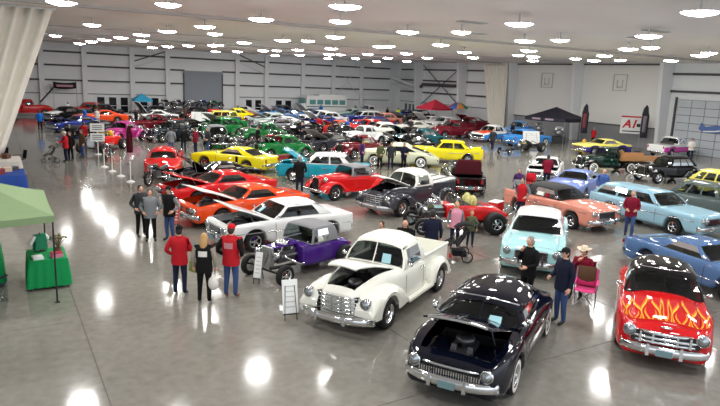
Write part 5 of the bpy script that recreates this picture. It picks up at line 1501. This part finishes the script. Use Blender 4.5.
camp_chair('black folding chair beyond the white stall table', (.2, 39.2), 240, cloth('black', 18, 18, 20))
jer = thing('jersey_stand', 'green and white jersey hung on a stand on the green table', 'jersey', (.80, 17.3, .76), math.radians(-60))
MB().box((0, 0, .26), (.14, .34, .40), taper=.8).build('shirt', cloth('jersey_green', 40, 120, 90), jer)
for sg in (1, -1): MB().tube(((0, sg * .13, .42), (0, sg * .27, .24)), [.06, .05], 8).build('sleeve', WHITE, jer)
MB().tube(((0, 0, 0), (0, 0, .5)), .015, 6).box((0, 0, .01), (.2, .2, .02)).build('stand', BLACK, jer)
pz_ = thing('dried_flowers', 'bunch of brown dried flowers in a pot on the canopy table', 'flowers', (1.18, 16.85, .76), 0)
MB().lathe([(0, 0), (.07, 0), (.09, .16), (.07, .18)], (0, 0, 0), 'z', 12).build('pot', mat('brown_pot', srgb(96, 62, 44), .6), pz_)
for k in range(14):
    a = k * 2.4; r = .05 + .012 * k
    MB().tube(((0, 0, .16), (r * .5 * math.cos(a), r * .5 * math.sin(a), .34), (r * math.cos(a), r * math.sin(a), .42 + .01 * (k % 4))), .008, 4).ball((r * math.cos(a), r * math.sin(a), .44 + .01 * (k % 4)), (.04, .04, .03), 6, 4).build('stem', mat('dried_stem', srgb(110, 92, 62), .8) if k % 3 else mat('dried_leaf', srgb(72, 96, 60), .8), pz_)
small_box('gift_box', 'pink printed box lying on the green canopy table', 'box', (1.12, 16.62, .765), (.26, .2, .10), mat('pink_card', srgb(206, 120, 150), .6), .3, mat('red_card', srgb(170, 40, 60), .6))
small_box('brochure_tray', 'white brochure tray on the green canopy table', 'tray', (.70, 16.65, .765), (.24, .32, .05), WHITE, .1)
hat_t = thing('felt_hat', 'dark brown felt hat on the left-edge green table', 'hat', (-.35, 17.6, .765), 0)
MB().lathe([(0, .14), (.08, .14), (.1, .10), (.11, .02)], (0, 0, 0), 'z', 16).build('crown', mat('felt_brown', srgb(52, 38, 34), .9), hat_t)
MB().lathe([(.11, .02), (.18, .01), (.2, .03)], (0, 0, 0), 'z', 16).build('brim', mat('felt_brown', srgb(52, 38, 34), .9), hat_t)
for i, (x, y, c_, lb) in enumerate(((-.2, 31.4, (150, 110, 70), 'tan card box on the blue covered table'), (.35, 31.2, (200, 180, 150), 'pale box on the front of the blue covered table'), (.05, 30.5, (120, 40, 50), 'dark red box on the blue covered table'), (.6, 31.6, (60, 60, 70), 'dark grey case on the blue covered table'),
                                    (-.1, 35.2, (226, 226, 220), 'white box on the white covered table'), (.4, 35.6, (90, 60, 46), 'brown box on the white covered table'), (.2, 36.1, (170, 120, 90), 'tan box at the back of the white covered table'))):
    small_box('box', lb, 'box', (x, y, .766), (.34, .26, .14 + .04 * (i % 3)), mat('card_%d' % i, srgb(*c_), .7), .2 * i, mat('card_lid_%d' % i, srgb(*[min(255, q + 20) for q in c_]), .7))

canopy('red peaked canopy by the far side wall', (49.6, 64.6), 0, 3.4, 3.4, mat('red_canvas', srgb(204, 44, 72), .75), ez=2.15, pz=3.2, valance=.25)
canopy('black printed canopy before the white side-wall liner', (48.4, 43.2), .25, 4.3, 4.3, mat('black_canvas', srgb(34, 32, 48), .7), ez=2.5, pz=3.5, valance=.35)
_bt = [o for o in bpy.data.objects if o.get('label', '').startswith('black printed canopy')][0]
for dx, dy in ((-2.18, .9), (-2.18, -.5)):
    MB().box((dx, dy, 2.32), (.02, .9, .16)).build('valance_print', mat('print_pale', srgb(170, 150, 160), .7), _bt)
canopy('light blue canopy left of the black stage', (15.1, 75.9), 0, 2.0, 2.0, mat('sky_canvas', srgb(60, 176, 220), .7), ez=2.0, pz=2.7, valance=.2)
umb = thing('beach_umbrella', 'multicoloured umbrella right of the red canopy', 'umbrella', (51.0, 61.6, 0), 0)
MB().tube(((0, 0, 0), (0, 0, 2.9)), .03, 6).build('pole', STEEL, umb)
for k, c_ in enumerate(((220, 120, 60), (70, 110, 180), (220, 190, 90), (190, 70, 90), (70, 110, 180), (226, 150, 90), (90, 160, 120), (200, 90, 70))):
    a0, a1 = 2 * PI * k / 8, 2 * PI * (k + 1) / 8
    rows = [[(r * math.cos(a), r * math.sin(a), z) for a in (a0, (a0 + a1) / 2, a1)] for r, z in ((.02, 3.0), (.6, 2.85), (1.2, 2.45), (1.35, 2.2))]
    MB().grid(rows).build('panel', cloth('umbrella_%d' % k, *c_), umb)

# ------------------------------------------------------------------ signs, banners, flags
INK = mat('print_ink_black', (.02, .02, .02), .6); INKRED = mat('print_ink_red', srgb(196, 28, 36), .6)
easel_sign('white information board standing before the off-white pickup', (5.55, 12.1), 260, .36, .78, WHITE, marks=mat('pale_ink', srgb(190, 190, 190), .6))
easel_sign('narrow white board before the purple roadster grille', (5.75, 14.75), 225, .20, .70, WHITE, marks=mat('pale_ink', srgb(190, 190, 190), .6))
easel_sign('red lettered board before the orange muscle coupe', (5.25, 21.5), 230, .36, .75, mat('red_white_board', srgb(196, 92, 84), .6), marks=WHITE)
tag(easel_sign('white framed board leaning on the blue coupe door', (41.4, 39.4), 250, 1.6, 1.15, WHITE, z0=.35, marks=mat('pale_ink', srgb(190, 190, 190), .6)), 'white framed board leaning on the blue coupe door', 'sign')
tag(easel_sign('broad blank white board beside the indigo wagon', (17.6, 60.4), 245, 2.0, 1.3, WHITE, z0=.3), 'broad blank white board beside the indigo wagon', 'sign')
ps = thing('post_sign', 'white post carrying two white notice boards in the left aisle', 'sign', (5.6, 42.2, 0), math.radians(255))
MB().tube(((0, 0, 0), (0, 0, 2.0)), .03, 6).lathe([(0, .05), (.2, .03), (.22, 0)], (0, 0, 0), 'z', 14).build('post', WHITE, ps)
for z_ in (1.1, 1.72):
    p_ = MB().box((.03, 0, z_), (.03, .85, .52)).build('notice_board', WHITE, ps)
    for q in (-.12, 0, .12): MB().box((.05, .02 * q, z_ + q), (.006, .6, .04)).build('print_line', INK, p_)
sg_ = thing('trade_sign', 'white trade sign with red lettering standing by the side wall', 'sign', (52.0, 36.9, 0), math.radians(225))
MB().box((0, 0, 2.15), (.06, 2.3, 1.5)).build('panel', WHITE, sg_)
MB().box((.035, 0, 2.98), (.02, 2.3, .14)).build('red_header', INKRED, sg_)
text_obj(sg_, 'A1', (.04, -.35, 2.28), (PI / 2, 0, PI / 2), 1.05, INKRED); MB().box((.035, .62, 2.2), (.01, .7, .30)).build('print_block', INK, sg_); MB().box((.035, 0, 1.62), (.01, 1.9, .10)).build('print_line', INK, sg_)
for s_ in (-1, 1): MB().tube(((0, s_ * 1.0, 0), (0, s_ * 1.0, 1.5)), .03, 6).build('leg', STEEL, sg_)
feather_flag('short maroon flag standing at the rope barrier', (6.5, 37.4), 250, 2.3, cloth('maroon_flag', 74, 14, 28), cloth('maroon_flag', 74, 14, 28)).scale = (1, .55, 1)
feather_flag('dark feather flag beside the black canopy', (48.4, 40.0), 228, 4.0, mat('flag_dark', srgb(36, 34, 44), .8), mat('flag_print_a', srgb(130, 60, 66), .8))
feather_flag('dark feather flag before the white trade sign', (50.2, 34.9), 228, 4.2, mat('flag_dark', srgb(36, 34, 44), .8), mat('flag_print_b', srgb(120, 116, 124), .8))
bn = thing('banner', 'dark banner with pale pink lettering strung by the far left wall', 'banner', (7.1, 77.6, 0), 0)
o_ = MB().grid([[(x, .04 * math.sin(x * 3), 2.9 + z + .12 * (x / 1.2) ** 2) for x in (-1.2, -.8, -.4, 0, .4, .8, 1.2)] for z in (0, .7)]).build('banner_cloth', mat('banner_dark', srgb(40, 34, 44), .8), bn); o_.modifiers.new('thickness', 'SOLIDIFY').thickness = .01
MB().box((0, -.06, 3.27), (1.7, .02, .22)).build('lettering_band', mat('banner_pink', srgb(190, 140, 156), .8), bn)
for s_ in (-1.2, 1.2): MB().tube(((s_, 0, 0), (s_, 0, 3.8)), .03, 6).build('pole', STEEL, bn)
MB().tube(((-1.2, 0, 3.0), (-2.6, -.2, 1.4)), .09, 6).build('guy_strap', BLACK, bn)
wb = thing('wall_banner', 'blue and white streamlined banner on the sectional door', 'banner', (XR - .30, 30.0, 0), PI)
vs_ = [(-1.5, 2.35), (-1.3, 2.9), (-.9, 2.55), (0, 2.75), (.9, 2.65), (1.6, 2.85), (1.9, 2.6), (1.2, 2.3), (.3, 2.1), (-1.0, 2.05)]
o_ = MB().cap([(0, y, z) for y, z in vs_]).build('blue_shape', mat('banner_blue', srgb(86, 112, 170), .6), wb); o_.modifiers.new('thickness', 'SOLIDIFY').thickness = .03
o_ = MB().cap([(.03, y, z) for y, z in ((-1.1, 2.2), (0, 2.3), (1.5, 2.6), (1.5, 2.5), (0, 2.18), (-1.0, 2.1))]).build('white_stripe', WHITE, wb); o_.modifiers.new('thickness', 'SOLIDIFY').thickness = .02

es = thing('engine_display', 'white and chrome engine on a display stand under the black canopy', 'engine', (47.6, 41.9, 0), math.radians(225))
MB().box((0, 0, .35), (1.1, 1.3, .7)).build('stand', BLACK, es); engine(es, 0, 1.05, 1.7, WHT)
es2 = thing('engine_display', 'tall dark engine display beside the white one', 'engine', (46.6, 43.6, 0), math.radians(225))
MB().box((0, 0, .5), (.9, 1.0, 1.0)).build('stand', CHAR, es2); engine(es2, 0, 1.35, 1.5, CHROME)
for k, (x, y, lb) in enumerate(((47.2, 38.4, 'yellow canister left of the yellow coupe'), (47.8, 37.8, 'yellow canister nearest the feather flag'))):
    t_ = thing('canister', lb, 'canister', (x, y, 0), 0)
    MB().lathe([(0, .8), (.12, .78), (.2, .68), (.2, .02), (0, 0)], (0, 0, 0), 'z', 14).build('tank', mat('canister_yellow', srgb(230, 180, 40), .4), t_); MB().lathe([(.05, .9), (.05, .78)], (0, 0, 0), 'z', 8).build('valve', STEEL, t_)

# rope barrier along the left aisle
pts_ = [(5.15, 36.6), (5.3, 34.9), (5.45, 33.2), (5.6, 31.4)]
for p_, w_ in zip(pts_, ('farthest of the four', 'second farthest', 'second nearest', 'nearest of the four')): stanchion('white-based barrier post in the rope line, ' + w_, p_, 'barrier posts along the aisle')
for i in range(3):
    a, b = pts_[i], pts_[i + 1]
    tag(MB().tube([(a[0] + (b[0] - a[0]) * u, a[1] + (b[1] - a[1]) * u, .9 - .18 * math.sin(PI * u)) for u in [k / 8 for k in range(9)]], .018, 6).build('barrier_rope', cloth('rope', 196, 190, 190)), 'pale rope sagging between the barrier posts, %s span' % ('farthest', 'middle', 'nearest')[i], 'rope')

# chairs and goods among the cars
camp_chair('pink-draped folding chair beside the flamed car', (12.8, 9.85), 215, cloth('hot_pink', 226, 76, 140))
camp_chair('maroon folding chair behind the navy coupe group', (13.33, 10.43), 205, cloth('maroon', 96, 22, 40))
cloth_t = tag(MB().grid([[(-.30 - .02 * math.cos(3 * y), y, z) for y in (-.25, -.1, .05, .2)] for z in (.35, .6, .95)]).build('brown_jacket', cloth('brown', 84, 62, 46), None, (12.77, 9.82, 0), (0, 0, math.radians(215))), 'brown jacket hung over the pink chair', 'jacket'); cloth_t.modifiers.new('thickness', 'SOLIDIFY').thickness = .03
camp_chair('maroon folding chair beside the estate car', (23.08, 22.58), 215, cloth('maroon', 96, 22, 40))
camp_chair('grey folding chair before the open estate car', (22.0, 21.4), 230, cloth('grey', 120, 124, 128))
camp_chair('red folding chair left of the white muscle coupe', (24.3, 23.0), 210, cloth('red', 180, 30, 40))
small_box('cooler_box', 'orange cooler box beside the maroon chairs', 'cooler', (23.9, 21.8, 0), (.5, .34, .36), mat('cooler_orange', srgb(226, 100, 40), .5), .4, WHITE)
small_box('cooler_box', 'red cooler box next to the bucket roadster', 'cooler', (18.5, 19.3, 0), (.7, .45, .5), RED, .4, WHITE)
_st = stroller('black pushchair behind the off-white pickup', (12.2, 14.4), 150, cloth('pram_black', 22, 22, 26))
_st.scale = (1.2, 1.2, 1.2)
stroller('grey pushchair pushed by the man in the red jacket', (2.6, 39.1), 190, cloth('pram_grey', 110, 104, 98))

# ------------------------------------------------------------------ people
JEAN = cloth('denim', 58, 78, 122); DJEAN = cloth('dark_denim', 32, 38, 60); BLKC = cloth('black', 18, 18, 20); GREYC = cloth('grey', 100, 104, 108); DGREY = cloth('dark_grey', 52, 54, 58); REDC = cloth('red', 182, 26, 38); BURG = cloth('burgundy', 120, 20, 44)
BLUEC = cloth('blue', 30, 104, 190); BROWNC = cloth('brown', 84, 62, 46); WHITEC = cloth('white', 220, 216, 210); NAVYC = cloth('navy', 24, 28, 48); OLV = cloth('olive', 84, 92, 62); PINKC = cloth('pink', 220, 150, 170); PURC = cloth('purple', 70, 40, 90)
BROWNSH = mat('brown_leather', srgb(140, 84, 56), .6)
HBLOND = mat('hair_blond', srgb(186, 146, 92), .6); HBROWN = mat('hair_brown', srgb(62, 44, 34), .6); HGREY = mat('hair_grey', srgb(140, 136, 132), .6); HDARK = mat('hair_dark', srgb(30, 25, 24), .6)
CAPB = cloth('cap_black', 18, 18, 22); CAPR = cloth('cap_red', 200, 30, 40); CAPW = cloth('cap_white', 220, 218, 212); CAPG = cloth('cap_grey', 90, 90, 92)
person('person in grey jacket and black trousers facing the camera in the aisle', (4.15, 20.05), 260, 1.72, GREYC, BLKC, hair=HBROWN, pose='pocket', sub=2)
person('person half hidden behind the grey-jacketed one in the aisle', (3.98, 20.75), 285, 1.74, DGREY, BLKC, hair=HDARK, pose='pocket')
person('person in black vest over grey sleeves wearing jeans', (4.72, 19.9), 215, 1.80, BLKC, JEAN, hair=HDARK, hat='cap', hat_mat=CAPB, sleeve=GREYC, pose='pocket', sub=2)
person('person in red jacket and black cap standing left of the blond woman', (3.72, 14.75), 55, 1.76, REDC, DJEAN, hair=HDARK, hat='cap', hat_mat=CAPB, pose=('pocket', 'cross'), sub=2)
wom = person('person with blond hair in a black jacket carrying bags', (4.1, 13.95), 60, 1.72, BLKC, BLKC, hair=HBLOND, long_hair=True, sleeve=cloth('beige_grey', 150, 140, 128), sub=2, patch=WHITEC)
person('person in red vest, red cap and jeans with back to camera', (4.80, 14.05), 48, 1.86, REDC, JEAN, shoes=BROWNSH, hair=HBROWN, hat='cap', hat_mat=CAPR, sleeve=BLKC, pose='pocket', sub=2, patch=cloth('emblem_pale', 190, 130, 136))
bag = thing('plastic_bag', 'white plastic bag hanging from the blond woman', 'bag', (4.22, 13.62, .42), .5)
MB().ball((0, 0, .16), (.11, .14, .17), 10, 8).build('bag_body', WHITEC, bag); MB().tube(((0, -.05, .30), (0, 0, .46), (0, .05, .30)), .012, 5).build('bag_handle', WHITEC, bag)
bag2 = thing('handbag', 'olive green handbag at the blond woman\'s hip', 'bag', (3.93, 14.22, .72), .4)
MB().box((0, 0, .14), (.10, .30, .26), taper=.8).build('bag_body', cloth('bag_green', 120, 130, 70), bag2); MB().tube(((0, -.1, .26), (0, -.04, .56), (0, .06, .56), (0, .1, .26)), .012, 5).build('strap', cloth('bag_green', 120, 130, 70), bag2)
person('person in blue shirt alone in the far aisle with back turned', (3.3, 58.6), 95, 1.72, BLUEC, BLKC, hair=HDARK)
person('person in red jacket and white cap pushing a grey pushchair', (3.45, 39.2), 190, 1.76, REDC, DJEAN, hair=HGREY, hat='cap', hat_mat=CAPW, pose='reach')
person('person in dark jacket with white front beside the pushchair walker', (3.75, 39.6), 230, 1.72, BLKC, BLKC, hair=HDARK, patch=WHITEC)
person('person in brown jacket and jeans near the post sign', (4.5, 40.6), 200, 1.76, BROWNC, JEAN, hair=HBROWN)
person('person in black jacket looking at the turquoise sedan', (12.2, 25.9), 60, 1.80, BLKC, DJEAN, hair=HGREY, pose='pocket')
person('person in navy jacket and black cap leaning at the navy coupe', (11.2, 9.25), 170, 1.84, NAVYC, JEAN, hair=HDARK, hat='cap', hat_mat=CAPB, pose=('down', 'hold'), sub=2)
person('person in black jacket eating behind the navy coupe', (11.2, 10.35), 180, 1.84, BLKC, BLKC, hair=HGREY, pose=('hold', 'eat'), sub=2)
person('seated person in burgundy jacket and pale cowboy hat', (13.35, 10.45), 205, 1.76, BURG, DJEAN, hair=HBROWN, hat='cowboy', hat_mat=mat('straw_hat', srgb(214, 200, 176), .8), pose=('hold', 'eat'), legs='sit', sub=2)
person('person in burgundy sweater walking before the pale blue wagon', (20.4, 14.1), 215, 1.80, BURG, JEAN, hair=HGREY, pose='hold', legs='walk', sub=2)
person('person in grey shirt and red vest beside the coral convertible', (18.55, 17.9), 200, 1.76, GREYC, DJEAN, hair=HDARK, vest=REDC, pose='pocket')
person('person in red shirt bending to the white muscle coupe', (25.9, 23.3), 45, 1.80, BURG, DJEAN, hair=HDARK, pose='hold', lean=.15)
person('seated person in purple and maroon beside the maroon chairs', (23.1, 22.6), 215, 1.70, PURC, DJEAN, hair=HBROWN, legs='sit', pose='hold')
camp_chair('dark green folding chair behind the white truck cab', (9.93, 15.18), 215, OLV)
camp_chair('black folding chair behind the white truck bed', (10.73, 15.03), 225, BLKC)
person('person with brown hair in olive behind the white truck cab', (9.95, 15.2), 215, 1.70, OLV, DJEAN, hair=HBROWN, legs='sit', pose='hold')
person('bald person in black shirt leaning behind the white truck', (10.75, 15.05), 225, 1.76, BLKC, DJEAN, pose='hold', lean=.2, legs='sit')
person('person in navy shirt beside the white truck bed', (10.95, 14.0), 60, 1.78, NAVYC, JEAN, hair=HDARK, pose=('hold', 'down'))
person('girl with long blond hair in grey beside the pushchair', (13.05, 15.44), 240, 1.60, GREYC, DJEAN, hair=HBLOND, long_hair=True, vest=PINKC)
person('small blond child behind the black pushchair', (13.7, 15.4), 240, 1.25, OLV, DJEAN, hair=HBLOND)
for i, (x, y, c_, p_, hh, lb) in enumerate(((10.0, 41.3, GREYC, JEAN, HDARK, 'person in grey at the left of the group beyond the yellow coupe'), (10.9, 41.6, BLKC, DJEAN, HDARK, 'person in black within the group beyond the yellow coupe'), (11.6, 41.2, BURG, DJEAN, HBROWN, 'person in burgundy within the group beyond the yellow coupe'), (12.4, 41.0, DGREY, JEAN, HGREY, 'person in dark grey at the right of the group beyond the yellow coupe'))):
    person(lb, (x, y), 60 + 40 * i, 1.78, c_, p_, hair=hh, pose='pocket')
person('person in red shirt and jeans amid the far middle cars', (26.6, 52.4), 60, 1.80, REDC, JEAN, hair=HDARK)
person('person in dark clothes walking past the dragster', (36.0, 38.6), 215, 1.80, DGREY, DJEAN, hair=HDARK, legs='walk')
person('person in white shirt beside the pink and white pickup', (49.0, 29.2), 215, 1.80, WHITEC, DJEAN, hair=HBROWN, pose='hold')
person('bald person in blue shirt between the lilac and pale blue cars', (24.9, 18.9), 230, 1.72, cloth('mid_blue', 70, 96, 160), DJEAN)
for i, (x, y, c_, lb) in enumerate(((20.3, 31.6, OLV, 'person in olive at the maroon street rod'), (20.9, 31.3, DGREY, 'person in dark grey right of the maroon street rod'), (21.6, 30.9, NAVYC, 'person in navy beyond the maroon street rod'), (19.6, 32.6, PURC, 'person in purple before the maroon street rod'),
                              (40.2, 56.0, BLKC, 'person in black among the white far cars'), (39.2, 56.4, DGREY, 'person in grey among the white far cars'), (47.5, 69.9, cloth('lime', 190, 220, 50), 'person in lime vest under the red canopy'), (46.2, 70.6, BLKC, 'person in black left of the red canopy'),
                              (6.8, 72.0, WHITEC, 'person in white shirt by the far left banner'), (7.3, 62.6, BLUEC, 'person in bright blue among the far left cars'), (8.3, 62.2, WHITEC, 'person in white among the far left cars'), (9.5, 71.2, BROWNC, 'person in brown by the far left red sedan'),
                              (45.0, 45.5, NAVYC, 'person in navy beside the white orange-nosed sedan'), (45.6, 44.2, BLUEC, 'person in blue behind the bright blue coupe'), (49.5, 39.3, REDC, 'person in red behind the black canopy'), (38.4, 75.2, BLUEC, 'person in blue before the motorhome'),
                              (43.5, 74.6, BLKC, 'person in black by the far corner'), (24.6, 44.6, DGREY, 'person in dark grey near the grey motorcycle'), (23.4, 45.0, REDC, 'person in red near the grey motorcycle'), (16.4, 42.0, BLKC, 'person in black beside the boxy black sedan'), (22.0, 46.4, NAVYC, 'person in navy behind the red fenderless roadster'), (36.0, 50.6, DGREY, 'person in dark grey by the white hardtop'), (28.6, 50.4, BLUEC, 'person in blue behind the white rounded street rod'), (11.6, 61.2, BLKC, 'person in black behind the maroon street rod'), (17.6, 66.2, BROWNC, 'person in brown left of the indigo wagon'), (5.3, 46.6, REDC, 'person in red at the small open roadster'), (4.2, 44.6, BLKC, 'person in black near the rope barrier'))):
    person(lb, (x, y), 200 + 37 * i, 1.70 + .02 * (i % 5), c_, DJEAN if i % 2 else BLKC, hair=(HDARK, HBROWN, HGREY)[i % 3], pose=('pocket', 'down', 'hold')[i % 3])

bpy.data.scenes.remove(_lab)
